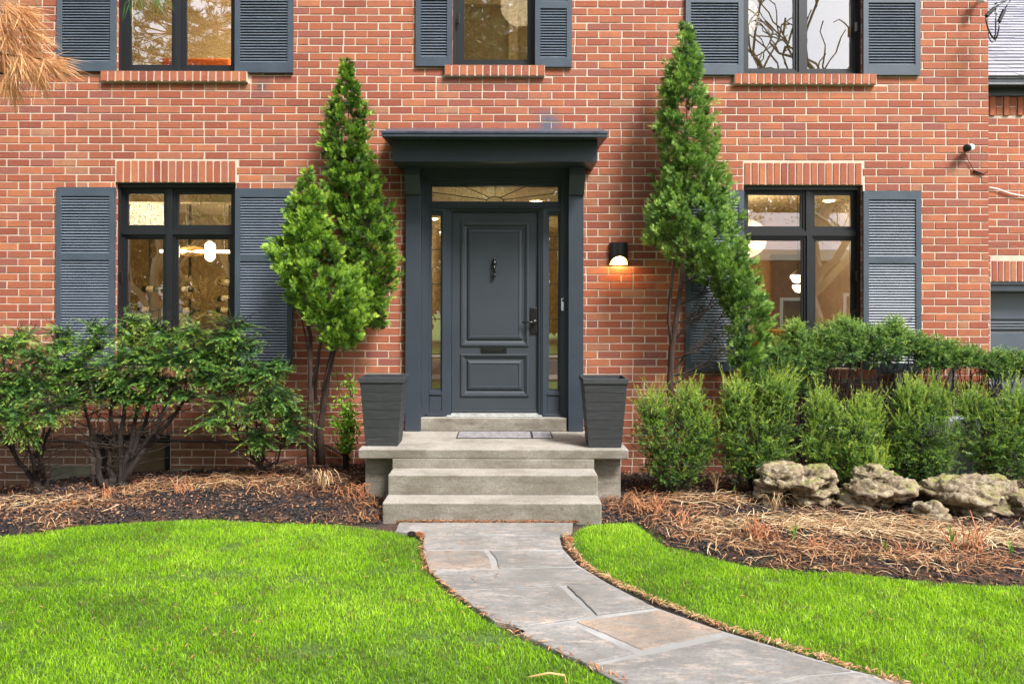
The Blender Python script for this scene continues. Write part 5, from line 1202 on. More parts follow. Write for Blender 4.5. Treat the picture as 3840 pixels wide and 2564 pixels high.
# ------------------------------------------------------------------ rocks
def rockmat():
    m, n, L, b = newmat('limestone')
    g = N(n, 'ShaderNodeNewGeometry')
    c = mixc(n, L, ramp(n, L, noisetex(n, L, 6, 6, 0.7), [(0.35, 0.0), (0.65, 1.0)]), (0.11,0.078,0.045), (0.31,0.245,0.165))
    c = mixc(n, L, ramp(n, L, noisetex(n, L, 18, 5, 0.7), [(0.5, 0.0), (0.65, 0.7)]), c, (0.44,0.38,0.29))
    sp = N(n, 'ShaderNodeSeparateXYZ'); L.new(g.outputs['Normal'], sp.inputs[0])
    a = N(n, 'ShaderNodeMath', operation='MULTIPLY'); L.new(ramp(n, L, sp.outputs[2], [(0.35, 0.0), (0.9, 1.0)]), a.inputs[0]); L.new(ramp(n, L, noisetex(n, L, 5, 4), [(0.47, 0.0), (0.62, 0.75)]), a.inputs[1])
    c = mixc(n, L, a.outputs[0], c, (0.22,0.23,0.06))
    pn = ramp(n, L, g.outputs['Pointiness'], [(0.43, 0.9), (0.505, 0.0)]); c = mixc(n, L, pn, c, (0.06,0.045,0.03))  # crevice shade put into the colour: concave parts painted darker
    v = N(n, 'ShaderNodeTexVoronoi', Scale=28.0); L.new(g.outputs['Position'], v.inputs[0]); c = mixc(n, L, ramp(n, L, v.outputs['Distance'], [(0.08, 0.6), (0.2, 0.0)]), c, (0.10,0.075,0.05))
    L.new(c, b.inputs['Base Color']); b.inputs['Roughness'].default_value = 0.95; b.inputs['Specular IOR Level'].default_value = 0.2
    bump(n, L, b, noisetex(n, L, 40, 6, 0.75), 0.8, 0.015); return m
m_rock = rockmat()
def rock(label, sx0, sx1, sy0, sy1, Y, seed, lobes, pit=0.5, flat=0.0):
    k_ = (Y-CY)/F; cx_ = PX((sx0+sx1)/2, Y); w_ = (sx1-sx0)*k_/2; g0 = float(gz(cx_, Y)); zt = PZ(sy0, Y); zb = min(PZ(sy1, Y), g0)-0.03; h_ = (zt-zb)
    bm = bmesh.new(); rr = random.Random(seed)
    # several overlapping blobs fused by a remesh
    for (lx_, lz_, lr, lh) in lobes: 
        m_ = Matrix.Translation((lx_*w_, rr.uniform(-0.05,0.05), (lz_)*h_)) @ Matrix.Diagonal((lr*w_, lr*w_*0.8+0.04, lh*h_, 1)); bmesh.ops.create_icosphere(bm, subdivisions=3, radius=1, matrix=m_)
    me = bpy.data.meshes.new('rock'); bm.to_mesh(me); bm.free(); me.materials.append(m_rock)
    o = link('rock', me); rm = o.modifiers.new('remesh', 'REMESH'); rm.mode = 'VOXEL'; rm.voxel_size = 0.009; dg = bpy.context.evaluated_depsgraph_get(); dg.update()
    m2 = bpy.data.meshes.new_from_object(o.evaluated_get(dg)); o.modifiers.clear(); o.data = m2; o.name = 'rock'
    n = len(m2.vertices); co = np.empty(n*3, np.float32); m2.vertices.foreach_get('co', co); co = co.reshape(-1,3); no = np.empty(n*3, np.float32); m2.vertices.foreach_get('normal', no); no = no.reshape(-1,3)
    out = np.empty_like(co)
    for i in range(n):
        p = Vector(co[i])*1.0 + Vector((seed*3.1, 0, 0)); q = Vector((p.x, p.y, p.z*1.9))
        a = noise.fractal(q*5.5, 0.9, 2.1, 4); rdg = 1-abs(noise.noise(q*7.0+Vector((5,1,2)))*2.0); vo = noise.voronoi(q*8.0)[0][0]
        strata = abs(((co[i][2]*14 + 0.6*noise.noise(q*3.0)) % 1.0)-0.5)*2; big = noise.noise(q*3.2+Vector((9,4,1))); dis = 0.045*a + 0.030*rdg - 0.022*strata - pit*0.09*max(0, 0.32-vo)*2 + 0.010*noise.fractal(q*26, 0.7, 2.0, 3) - 0.16*max(0, big-0.28)
        out[i] = co[i] + no[i]*dis
        if out[i][2] > h_*0.98: out[i][2] = h_*0.98 + (out[i][2]-h_*0.98)*0.3
    m2.vertices.foreach_set('co', out.ravel()); m2.materials.clear(); m2.materials.append(m_rock); m2.polygons.foreach_set('use_smooth', np.ones(len(m2.polygons), bool)); m2.update()
    o.location = (cx_, Y, zb); tag(o, label, 'rock', 'weathered limestone rocks in the right bed')
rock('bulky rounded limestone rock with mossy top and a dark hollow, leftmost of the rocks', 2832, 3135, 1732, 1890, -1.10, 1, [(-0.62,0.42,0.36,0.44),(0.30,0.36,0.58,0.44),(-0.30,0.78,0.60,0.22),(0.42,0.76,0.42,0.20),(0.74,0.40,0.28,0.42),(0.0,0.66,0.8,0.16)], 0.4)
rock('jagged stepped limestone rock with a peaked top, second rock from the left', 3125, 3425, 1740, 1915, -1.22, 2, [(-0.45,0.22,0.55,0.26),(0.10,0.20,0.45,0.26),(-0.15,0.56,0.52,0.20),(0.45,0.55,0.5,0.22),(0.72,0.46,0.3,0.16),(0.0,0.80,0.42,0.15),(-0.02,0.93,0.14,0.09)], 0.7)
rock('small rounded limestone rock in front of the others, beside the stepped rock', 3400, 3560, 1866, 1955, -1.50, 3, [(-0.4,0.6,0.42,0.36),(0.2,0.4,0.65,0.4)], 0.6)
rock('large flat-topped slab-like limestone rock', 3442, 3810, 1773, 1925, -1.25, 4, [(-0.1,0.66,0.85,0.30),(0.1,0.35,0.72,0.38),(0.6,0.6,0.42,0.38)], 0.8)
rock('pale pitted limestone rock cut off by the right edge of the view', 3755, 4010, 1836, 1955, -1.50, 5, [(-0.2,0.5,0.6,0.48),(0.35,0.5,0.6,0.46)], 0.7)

# ------------------------------------------------------------------ litter, straw, mulch
m_chip = leafmat('mulch_chips', [(0,(0.008,0.008,0.011)),(0.35,(0.025,0.024,0.032)),(0.6,(0.07,0.045,0.035)),(0.8,(0.22,0.09,0.045)),(1,(0.42,0.24,0.12))], 0.7, 0.0)
def chips(n, xr, yr, seed):
    rg = np.random.default_rng(seed); x_ = rg.uniform(*xr, n); y_ = rg.uniform(*yr, n)
    yf = np.interp(x_, fy_x, fy_y)
    ok = (y_ > yf-0.05) & ~((np.abs(x_-0.02) < 0.92) & (y_ > -1.60)) & ~((np.abs(x_-0.02) < 0.68) & (y_ < -1.5)) & ~inpoly(x_, y_, lawnL) & ~inpoly(x_, y_, lawnR)
    x_ = x_[ok]; y_ = y_[ok]; k = len(x_); pos = np.stack([x_, y_, gz(x_, y_)-0.002+rg.random(k)*0.012], 1)
    d = rg.normal(size=(k,3)); d[:,2] *= 0.35; up = np.tile([0,0,1.0],(k,1))+rg.normal(0,0.45,(k,3))
    yf = yf[ok]; front = np.clip(1-(y_-yf)/0.55, 0, 1); warm = np.clip((fnoise(x_, y_, 2.5)-0.42)*3.5, 0, 1)
    tint = 0.12+0.12*rg.random(k)+np.where(rg.random(k) < 0.26+0.60*warm*(1-0.5*front), 0.35+0.45*rg.random(k), 0)
    tmpl = mktemplate([rhomb((0,-0.5,0),(0,0.5,0),0.22,0.05,0,0.0)])
    return stamp(*tmpl, pos, d, up, rg.uniform(0.012,0.042,k), tint)
V, Fq, T = merge([chips(36000, (-5.6,-0.8), (-2.1,-0.02), 5), chips(42000, (0.8,6.2), (-3.1,-0.02), 6)])
o = link('mulch', npmesh('mulch', V, Fq, m_chip, T)); tag(o, kind='stuff', label='black and brown bark mulch covering the planting beds', cat='mulch')
m_straw = leafmat('dry_straw', [(0,(0.20,0.07,0.03)),(0.35,(0.40,0.19,0.085)),(0.7,(0.50,0.34,0.18)),(1,(0.66,0.53,0.34))], 0.7, 0.1)
def straws(spots, seed):
    """spots: (src x, src y, rx m, ry m, n, tint, length)"""
    rg = np.random.default_rng(seed); P_ = []; F_ = []; T_ = []; o_ = 0
    for sx, sy, rx_, ry_, n, tb, ln in spots:
        n = int(n*0.85); gx, gy = G(sx, sy, 0.05); ang0 = rg.normal(0, 0.25)
        for _ in range(n):
            x_ = gx + rg.normal()*rx_; y_ = gy + rg.normal()*ry_
            yf = float(np.interp(x_, fy_x, fy_y))
            if y_ < yf-0.03 or y_ > -0.05 or (abs(x_-0.02) < 1.2 and y_ > -0.9) or (abs(x_-0.02) < 0.93 and y_ > -1.62) : continue
            a = ang0 + rg.normal(0, 0.8); l = ln*0.8*rg.uniform(0.25, 1.2); nseg = 5; bend = rg.normal(0, 0.45); w2 = rg.choice([0.0012,0.0018,0.0028,0.0045]); arch = rg.uniform(0, 0.045)*(rg.random() < 0.6)
            q = []; px_, py_ = x_, y_
            for i in range(nseg+1):
                q.append((px_, py_)); a2 = a+bend*(i/nseg-0.5); px_ += math.cos(a2)*l/nseg; py_ += math.sin(a2)*l/nseg
            q = np.array(q); zz = gz(q[:,0], q[:,1]) + 0.010+rg.random()*0.02 + arch*np.sin(np.linspace(0,math.pi,nseg+1))
            tv = np.clip(tb-0.06+rg.normal(0,0.24),0,1)
            for i in range(nseg+1):
                dx, dy = (q[min(i+1,nseg)]-q[max(i-1,0)]); l_ = math.hypot(dx,dy)+1e-6; nx_, ny_ = -dy/l_*w2*(1-0.5*i/nseg), dx/l_*w2*(1-0.5*i/nseg)
                P_ += [(q[i,0]+nx_, q[i,1]+ny_, zz[i]+rg.normal()*0.001), (q[i,0]-nx_, q[i,1]-ny_, zz[i]+0.002), (q[i,0], q[i,1], zz[i]+w2*0.9)]; T_ += [tv]*3
            for i in range(nseg):
                b = o_+i*3
                F_ += [(b,b+3,b+5,b+2),(b+2,b+5,b+4,b+1)]
            o_ += (nseg+1)*3
    return np.array(P_), np.array(F_), np.array(T_)
sp_ = []
for sx, sy, rx_, ry_, n, tb, ln in [(80,1880,.35,.10,240,.75,.30),(250,1900,.35,.10,170,.45,.2),(180,1960,.18,.07,120,.55,.16),(430,1850,.4,.10,230,.45,.22),(640,1840,.35,.10,190,.5,.22),(800,1835,.3,.09,170,.6,.22),(930,1840,.3,.12,190,.55,.22),(1080,1850,.3,.12,220,.5,.2),(1230,1860,.25,.16,230,.22,.16),(1330,1880,.16,.16,260,.15,.14),(1400,1930,.12,.08,120,.2,.12),(1180,1940,.3,.05,70,.5,.14),(600,1950,.5,.03,70,.6,.14),
     (2330,1870,.25,.16,190,.25,.16),(2450,1900,.2,.16,260,.25,.16),(2330,1950,.2,.06,130,.3,.14),(2600,1880,.3,.12,190,.6,.25),(2700,1880,.35,.10,200,.75,.3),(2880,1940,.4,.10,300,.8,.32),(3050,1960,.5,.10,330,.8,.36),(3250,1970,.5,.10,330,.8,.36),(3450,1990,.45,.10,300,.82,.36),(3650,2010,.4,.10,290,.85,.36),(3820,2020,.3,.10,220,.85,.36),(2620,1980,.25,.12,220,.6,.22),(2780,2030,.3,.10,240,.5,.2),(2980,2060,.35,.10,240,.42,.2),(3200,2070,.4,.10,240,.5,.2),(3450,2090,.35,.09,200,.5,.2),(3700,2110,.4,.09,240,.42,.2),(3300,2130,.6,.05,140,.5,.18),(2900,2100,.4,.05,120,.5,.16)]:
    sp_.append((sx,sy,rx_,ry_,n,tb,ln))
V, Fq, T = straws(sp_, 8)
o = link('dry_straw', npmesh('dry_straw', V, Fq, m_straw, T)); tag(o, kind='stuff', label='dry tan stalks and leaf litter strewn over the beds', cat='straw')
# debris along the path edges and on the joints
def edge_litter(line, n, wdt, seed, tb):
    rg = np.random.default_rng(seed); L_ = np.array(line); seg = rg.integers(0, len(L_)-1, n); t_ = rg.random(n)
    ln_ = np.hypot(*(L_[1:]-L_[:-1]).T); seg = rg.choice(len(ln_), n, p=ln_/ln_.sum())
    p = L_[seg]+(L_[seg+1]-L_[seg])*t_[:,None] + rg.normal(0, wdt, (n,2)); pos = np.stack([p[:,0],p[:,1],0.006+rg.random(n)*0.018],1)
    d = rg.normal(size=(n,3)); d[:,2] *= 0.25; tmpl = mktemplate([rhomb((0,-0.5,0),(0,0.5,0),0.07,0.03,0,0)])
    return stamp(*tmpl, pos, d, np.tile([0,0,1.0],(n,1))+rg.normal(0,0.3,(n,3)), rg.uniform(0.015,0.07,n), np.clip(rg.normal(tb,0.2,n),0,1))
rpe = [G(*p) for p in [(2125,2003),(2135,2052),(2190,2118),(2310,2186),(2480,2262),(2715,2350),(2905,2408),(3200,2500),(3500,2600),(4200,2760)]]
lpe = [G(*p) for p in [(1590,2004),(1580,2060),(1600,2132),(1680,2208),(1850,2326),(1950,2378),(2200,2490),(2360,2560)]]
bse = [G(*p) for p in [(1490,1960),(1700,1960),(1900,1961),(2170,1960)]]
V, Fq, T = merge([edge_litter(rpe, 1500, 0.017, 1, 0.45), edge_litter(lpe, 380, 0.010, 2, 0.3), edge_litter(bse, 900, 0.008, 3, 0.25)])
o = link('edge_litter', npmesh('edge_litter', V, Fq, m_straw, T)); tag(o, kind='stuff', label='brown needles and leaf bits along the path edges and step base', cat='leaf litter')
# scattered specks on slab and lawn twig
def specks(n, xr, yr, z, seed, sz=(0.006,0.022)):
    rg = np.random.default_rng(seed); pos = np.stack([rg.uniform(*xr,n), rg.uniform(*yr,n), np.full(n,z)],1); d = rg.normal(size=(n,3)); d[:,2]=0.02
    return stamp(*mktemplate([rhomb((0,-0.5,0.0),(0,0.5,0.0),0.10,0.02,0,0)]), pos, d, np.tile([0,0,1.0],(n,1)), rg.uniform(*sz,n), rg.uniform(0,0.45,n))
V, Fq, T = merge([specks(420, (-1.15,1.2), (-1.0,-0.1), 0.508, 3), specks(60, (-0.85,0.9), (-1.3,-1.06), 0.340, 4), specks(60, (-0.85,0.9), (-1.57,-1.33), 0.171, 5), specks(330, (-0.5,1.2), (-3.2,-1.7), 0.022, 6, (0.008,0.03)), specks(170, (-3.6,0.2), (-4.2,-1.8), 0.034, 7, (0.015,0.06)), specks(60, (1.2,4.0), (-4.0,-2.2), 0.034, 8, (0.015,0.05))])
o = link('fallen_needles', npmesh('fallen_needles', V, Fq, m_straw, T)); tag(o, kind='stuff', label='tiny brown needles scattered on the landing, treads and path', cat='leaf litter')
# red stalk clumps
m_stalk = M('red_stalks', (0.30,0.085,0.035), 0.7, (0.50,0.24,0.11), 12)
for sx, sy, n, h_, sp2, lb in [(395,1865,9,.13,.10,'clump of rusty cut stalks in the left bed below the narrow window pane'),(262,1885,5,.10,.07,'few short rusty stalks at the left of the left bed'),(700,1850,14,.15,.12,'tallest rusty stalk clump in the left bed, right of the basement window'),(2440,1905,30,.16,.16,'dense brown stalk clump beside the concrete steps'),(2570,1950,14,.13,.08,'dark red drooping stalks at the tip of the right bed'),(2850,2000,34,.16,.16,'wide rusty stalk clump in front of the mossy rock'),(3050,2040,14,.10,.14,'low bent stalk clump in the middle of the right bed'),(3640,2040,24,.22,.15,'tall rusty stalk clump under the flat rock, with a crooked stem'),(3400,2060,12,.12,.12,'pale bent stalk clump between the small rock and the lawn'),(1345,1860,22,.12,.12,'brown twiggy stalk clump against the left side of the steps')]:
    gx, gy = G(sx, sy, 0.07); g0 = float(gz(gx, gy)); mb = MB()
    for i in range(n):
        a = Vector((random.gauss(0,sp2*0.4), random.gauss(0,0.04), -0.01)); hh = h_*random.uniform(0.35,1.1); lean = random.gauss(0,0.6)
        b = a + Vector((lean*hh*0.7, random.gauss(0,0.3)*hh, hh)); pts = [a, a.lerp(b,0.5)+Vector((random.gauss(0,0.01),0,0)), b]
        if random.random() < 0.35: pts.append(b+Vector((random.uniform(-0.08,0.08), random.uniform(-0.04,0.02), -random.uniform(0.0,0.7)*hh)))
        r0 = random.uniform(0.0035,0.0065); mb.tube(pts, [r0, r0*0.9]+[r0*0.7]*(len(pts)-2), 5)
    o = mb.build('stalk_clump', m_stalk); o.location = (gx, gy, g0); tag(o, lb, 'dead stalks', 'cut perennial stalk clumps in the beds')
# drooping dry leaf clump and small grass tufts
def fan(name, label, cat, sx, sy, zb, n, l, mat, up_, wd_, spread, drop, group=None, tv=(0.5,0.9), Y=None):
    if Y is None: gx, gy = G(sx, sy, zb)
    else: gx, gy = PX(sx, Y), Y
    g0 = float(gz(gx, gy)); V = []; Fq = []; T = []; o_ = 0
    for i in range(n):
        a = random.uniform(0, 2*math.pi); sl_ = random.uniform(0.3,1)*spread; ll = l*random.uniform(0.6,1.1); tv_ = random.uniform(*tv)
        dx, dy = math.cos(a)*sl_, math.sin(a)*sl_*0.7; sx_, sy_ = -math.sin(a), math.cos(a)
        for j in range(6):
            s = j/5; x_ = dx*ll*s; y_ = dy*ll*s; z_ = zb*0 + up_*ll*math.sin(min(1,s)*math.pi*drop) ; w_ = wd_*(1-0.75*s)
            V += [(x_+sx_*w_, y_+sy_*w_, z_), (x_-sx_*w_, y_-sy_*w_, z_)]; T += [tv_]*2
        for j in range(5): b = o_+j*2; Fq.append((b,b+1,b+3,b+2))
        o_ += 12
    o = link(name, npmesh(name, np.array(V), np.array(Fq), mat, np.array(T))); o.location = (gx, gy, g0); tag(o, label, cat, group); return o
o = fan('dry_leaf_clump', 'drooping tan strap-leaf clump left of the steps in front of the cedar stems', 'dead plant', 1215, 1790, 0.1, 26, 0.26, m_straw, 0.75, 0.0065, 0.75, 0.85, Y=-0.95)
fan('dry_grass_tuft', 'pale dry grass tuft left of the mossy rock', 'dead plant', 2685, 1850, 0.06, 22, 0.22, m_straw, 0.9, 0.003, 0.6, 0.6, 'pale dry tufts in the right bed')
fan('dry_grass_tuft', 'pale dry grass tuft directly in front of the mossy rock', 'dead plant', 2905, 1915, 0.06, 26, 0.24, m_straw, 0.8, 0.0035, 0.8, 0.7, 'pale dry tufts in the right bed')
m_sprout = leafmat('sprout_green', [(0,(0.06,0.16,0.02)),(1,(0.30,0.50,0.07))], 0.5, 0.3)
for sx, sy, l, lb in ((2975,2010,0.17,'thin green sprout in the right bed behind the stalk clumps'),(3320,2055,0.11,'short bright green sprout near the middle of the right bed'),(3570,2030,0.19,'long-leaved green sprout beside the tall rusty stalks'),(3790,2070,0.14,'broad green sprout at the right edge of the bed')):
    fan('green_sprout', lb, 'sprout', sx, sy, 0.06, 9, l, m_sprout, 0.8, 0.006, 0.5, 0.55, 'green sprouts in the right bed', (0.2,1.0))
# pine cones, stick
m_cone = M('cone_scales', (0.42,0.17,0.06), 0.7, (0.22,0.09,0.04), 60)
for sx, sy, lb in ((1577,2004,'pine cone lying at the left corner of the path'), (2135,2023,'pine cone in the litter right of the path'), (1547,2003,'dark pine cone half hidden in the grass at the left of the path')):
    gx, gy = G(sx, sy, 0.02); bm = bmesh.new(); t = bpy.data.meshes.new('pine_cone')
    for i in range(70):
        s = i/70; a = i*2.4; rr = 0.018*math.sin(math.pi*(0.12+0.8*s)); m_ = Matrix.Translation((0.065*(s-0.5), rr*math.cos(a), rr*math.sin(a)+0.018)) @ Matrix.Rotation(a, 4, 'X') @ Matrix.Rotation(0.5, 4, 'Z') @ Matrix.Diagonal((0.008,0.007,0.0035,1)); bmesh.ops.create_icosphere(bm, subdivisions=1, radius=1, matrix=m_)
    bm.to_mesh(t); bm.free(); t.materials.append(m_cone if sx != 1547 else m_bark2); o = link('pine_cone', t); o.location = (gx, gy, 0.006); o.rotation_euler = (0,0,random.uniform(-0.4,0.4)); tag(o, lb, 'pine cone', 'pine cones by the path')
mb = MB(); pts = [(*G(1985,2533,0.035),0.035),(*G(2062,2518,0.04),0.04),(*G(2120,2527,0.035),0.035)]; mb.tube(pts, [0.004,0.006,0.005], 7); mb.tube([pts[2],(*G(2126,2545,0.03),0.02)], 0.003, 5)
o = mb.build('stick', M('stick_wood',(0.50,0.30,0.12),0.8), smooth=True); tag(o, 'short bent tan stick lying on the lawn left of the path', 'stick')

# ------------------------------------------------------------------ grass
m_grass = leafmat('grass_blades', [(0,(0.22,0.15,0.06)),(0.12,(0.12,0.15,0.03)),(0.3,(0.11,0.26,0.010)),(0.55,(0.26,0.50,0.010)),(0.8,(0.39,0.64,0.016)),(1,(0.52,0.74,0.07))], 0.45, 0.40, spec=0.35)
def grass(poly, lines, n, xr, yr, seed):
    rg = np.random.default_rng(seed); x_ = rg.uniform(*xr, n); y_ = yr[0]+(yr[1]-yr[0])*rg.random(n)
    ok = inpoly(x_+rg.normal(0,0.012,n), y_+rg.normal(0,0.022,n), poly); x_, y_ = x_[ok], y_[ok]
    # bare patches
    bare = np.zeros(len(x_))
    for sx, sy, rx_, ry_ in ((780,2150,.28,.05),(120,2200,.12,.04),(340,2182,.16,.02),(700,2165,.3,.03),(1130,2170,.1,.05),(1210,2190,.08,.03),(900,2275,.07,.03),(1170,2440,.10,.06),(20,2350,.04,.05),(1620,2380,.10,.05),(870,2050,.06,.06),(1480,2140,.16,.04),(1850,2390,.13,.05),(1500,2440,.06,.05),(2900,2172,.06,.03),(1010,2170,.05,.03)):
        gx, gy = G(sx, sy); bare = np.maximum(bare, np.exp(-(((x_-gx)/(rx_*1.25))**2+((y_-gy)/(ry_*1.5))**2)))
    bare = bare*(0.35+0.65*np.clip((fnoise(x_,y_,11)-0.25)*3,0,1)); dens = fnoise(x_, y_, 3.5)
    ok = (rg.random(len(x_)) > bare*0.97) & (rg.random(len(x_)) < 0.72+0.5*dens); x_, y_, bare = x_[ok], y_[ok], bare[ok]; k = len(x_)
    ed = polydist(x_, y_, lines); f = np.clip(ed/0.05, 0.35, 1)
    yl = fnoise(x_, y_, 1.3); yl2 = fnoise(x_+9, y_-4, 6)
    h = rg.uniform(0.012, 0.036, k)*f*(0.70+0.6*fnoise(x_+3, y_, 4))*(1-0.5*bare); a = rg.random(k)*2*np.pi; lean = np.abs(rg.normal(0, 0.42, k))*h; cur = rg.uniform(0.2,0.9,k)*lean
    w_ = rg.uniform(0.0011, 0.0021, k)*(0.8+0.25*np.clip((-y_-1.5)/2,0,1))
    fa = rg.random(k)*np.pi; sx_, sy_ = np.cos(fa)*w_, np.sin(fa)*w_; dx, dy = np.cos(a), np.sin(a); z0_ = gz(x_, y_)-0.008
    p0 = np.stack([x_-sx_, y_-sy_, z0_],1); p1 = np.stack([x_+sx_, y_+sy_, z0_],1)
    mx_ = x_+dx*lean*0.35; my_ = y_+dy*lean*0.35; p2 = np.stack([mx_+sx_*0.85, my_+sy_*0.85, z0_+h*0.58],1); p3 = np.stack([mx_-sx_*0.85, my_-sy_*0.85, z0_+h*0.58],1)
    p4 = np.stack([x_+dx*(lean+cur)+sx_*0.15, y_+dy*(lean+cur)+sy_*0.15, z0_+h],1); p5 = np.stack([x_+dx*(lean+cur)-sx_*0.15, y_+dy*(lean+cur)-sy_*0.15, z0_+h],1)
    V = np.stack([p0,p1,p2,p3,p4,p5],1).reshape(-1,3); b = (np.arange(k)*6)[:,None]; Fq = np.concatenate([b+np.array([[0,1,2,3]]), b+np.array([[3,2,4,5]])])
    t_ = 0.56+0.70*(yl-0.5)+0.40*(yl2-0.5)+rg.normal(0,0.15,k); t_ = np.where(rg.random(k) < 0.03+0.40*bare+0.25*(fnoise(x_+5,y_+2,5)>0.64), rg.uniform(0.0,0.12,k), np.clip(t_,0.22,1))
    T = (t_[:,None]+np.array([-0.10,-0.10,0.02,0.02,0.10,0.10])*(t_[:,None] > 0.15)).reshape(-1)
    return V, Fq, np.clip(T,0,1)
edgeL = edgesL; edgeR = edgesR
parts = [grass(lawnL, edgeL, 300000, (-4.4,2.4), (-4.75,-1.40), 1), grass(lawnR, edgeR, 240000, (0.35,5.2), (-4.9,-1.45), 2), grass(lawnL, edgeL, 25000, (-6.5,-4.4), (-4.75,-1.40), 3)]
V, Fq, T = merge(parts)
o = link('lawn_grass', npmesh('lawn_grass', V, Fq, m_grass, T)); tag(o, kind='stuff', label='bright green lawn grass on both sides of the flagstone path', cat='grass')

# ------------------------------------------------------------------ pine tree whose browned branch hangs into view
org = Vector((-4.4, -11.2, 0)); t = thing('pine_tree', 'pine tree whose browned needle branch hangs into the top left corner', 'tree', org)
mb = MB(); mb.tube([(0,0,-0.1),(0.05,0,3),(0.0,0.1,7),(0.1,0,14)], [0.28,0.24,0.18,0.04], 12); mb.build('trunk', m_bark, t, smooth=True)
rgp = np.random.default_rng(5)
def needle_tufts(pos, dirs, nn, ln, wd_, tint, seed, droop=0.0, spread=0.55):
    rg = np.random.default_rng(seed); rep = np.repeat(np.arange(len(pos)), nn); k = len(rep)
    d = dirs[rep] + rg.normal(0, spread, (k,3)); d[:,2] -= droop; tm = mktemplate([rhomb((0,0,0),(0,1,0),wd_,0.0,0,0.1)])
    return stamp(*tm, pos[rep]+rg.normal(0,0.006,(k,3)), d, rg.normal(size=(k,3)), ln*rg.uniform(0.7,1.1,k), tint[rep]+rg.normal(0,0.12,k))
lm = MB(); tp = []; td = []
for i in range(64):
    z = 5.6+8.4*(i/64)**1.1; a = i*2.399; l = (6.2 - 0.48*(z-5.6))*random.uniform(0.75,1.05)
    e = Vector((math.cos(a)*l, math.sin(a)*l, z+0.5)); pts, rd = wig((0,0,z), e, 7, 0.10, 0.1, (0.07,0.012)); lm.tube(pts, rd, 6)
    for j in range(2, 8):
        for s in range(11):
            b = pts[j] + Vector((random.gauss(0,0.5), random.gauss(0,0.5), random.uniform(-0.3,0.35))); lm.tube([pts[j], b], [0.012,0.004], 4, cap=False)
            for u in (0.5,0.75,1.0): p_ = pts[j].lerp(b,u); tp.append(tuple(p_)); dd = (b-pts[j]).normalized(); td.append((dd.x,dd.y,dd.z+0.3))
lm.build('limbs', m_bark, t)
tp = np.array(tp); td = np.array(td)
# keep the crown clear of the view
kk = ~(((tp[:,1]+org.y) > -7.6) & (tp[:,2] < 6.0)); tp, td = tp[kk], td[kk]
V, Fq, T = needle_tufts(tp, td, 15, 0.24, 0.055, np.full(len(tp),0.4), 3)
m_pine = leafmat('pine_needles', [(0,(0.02,0.05,0.015)),(0.5,(0.06,0.13,0.03)),(1,(0.14,0.24,0.05))],0.5,0.2); link('foliage', npmesh('foliage', V, Fq, m_pine, T), t)
t3 = thing('pine_tree', 'second pine tree farther back across the pavement, opposite the upper middle window', 'tree', (0.6, -15.8, 0))
for ch in list(t.children): c_ = ch.copy(); col.objects.link(c_); c_.parent = t3
# hanging browned bough
Yb = -5.05
bb = MB(); bb.tube([Vector(v)-org for v in (tuple(org+Vector((0,0,5.0))), (-3.2,-8.4,4.3), (-2.2,-6.3,3.5), tuple(P(-200,150,Yb)), tuple(P(-40,268,Yb)), tuple(P(45,290,Yb)))], [0.05,0.035,0.02,0.010,0.006,0.003], 6)
bb.tube([Vector(v)-org for v in (tuple(P(-200,150,Yb)), tuple(P(-60,20,Yb)), tuple(P(30,60,Yb)), tuple(P(75,120,Yb)))], [0.008,0.007,0.005,0.003], 6)
bb.tube([Vector(v)-org for v in (tuple(P(-40,200,Yb)), tuple(P(60,215,Yb)), tuple(P(150,225,Yb)))], [0.006,0.005,0.003], 6)
bb.build('bough', m_bark2, t)
def bunch(spots, ln, nn, mat, name, seed, wd_=0.0115, spread=0.30):
    ps = []; ds = []
    for sx, sy, dx, dy, c in spots:
        for _ in range(c): ps.append(tuple(P(sx+random.uniform(-22,22), sy+random.uniform(-22,22), Yb+random.uniform(-0.05,0.05)))); ds.append((dx, random.uniform(-0.3,0.3), -dy))
    V, Fq, T = needle_tufts(np.array(ps), np.array(ds), nn, ln, wd_, rgp.uniform(0.3,0.8,len(ps)), seed, spread=spread)
    link(name, npmesh(name, V-np.array(org), Fq, mat, T), t)
bunch([(10,20,0.5,0.7,5),(60,40,0.8,0.7,5),(80,110,0.9,0.6,4),(20,120,0.3,0.9,5),(0,200,0.2,0.9,5),(60,215,0.4,0.9,5),(150,225,0.8,0.7,5),(120,240,0.3,0.9,4),(170,230,0.9,0.5,3),(30,290,0.0,1.0,4),(-20,60,0.4,0.8,4),(90,170,0.5,0.8,4)], 0.135, 26, leafmat('browned_needles', [(0,(0.34,0.14,0.05)),(0.5,(0.66,0.34,0.14)),(1,(0.85,0.58,0.32))],0.6,0.3), 'browned_needles', 4)
bunch([(520,-20,0.1,1,2),(560,-30,0.6,0.8,2),(470,-15,-0.2,1,1),(108,-25,0.1,0.6,1)], 0.10, 14, m_pine, 'green_needles', 6)

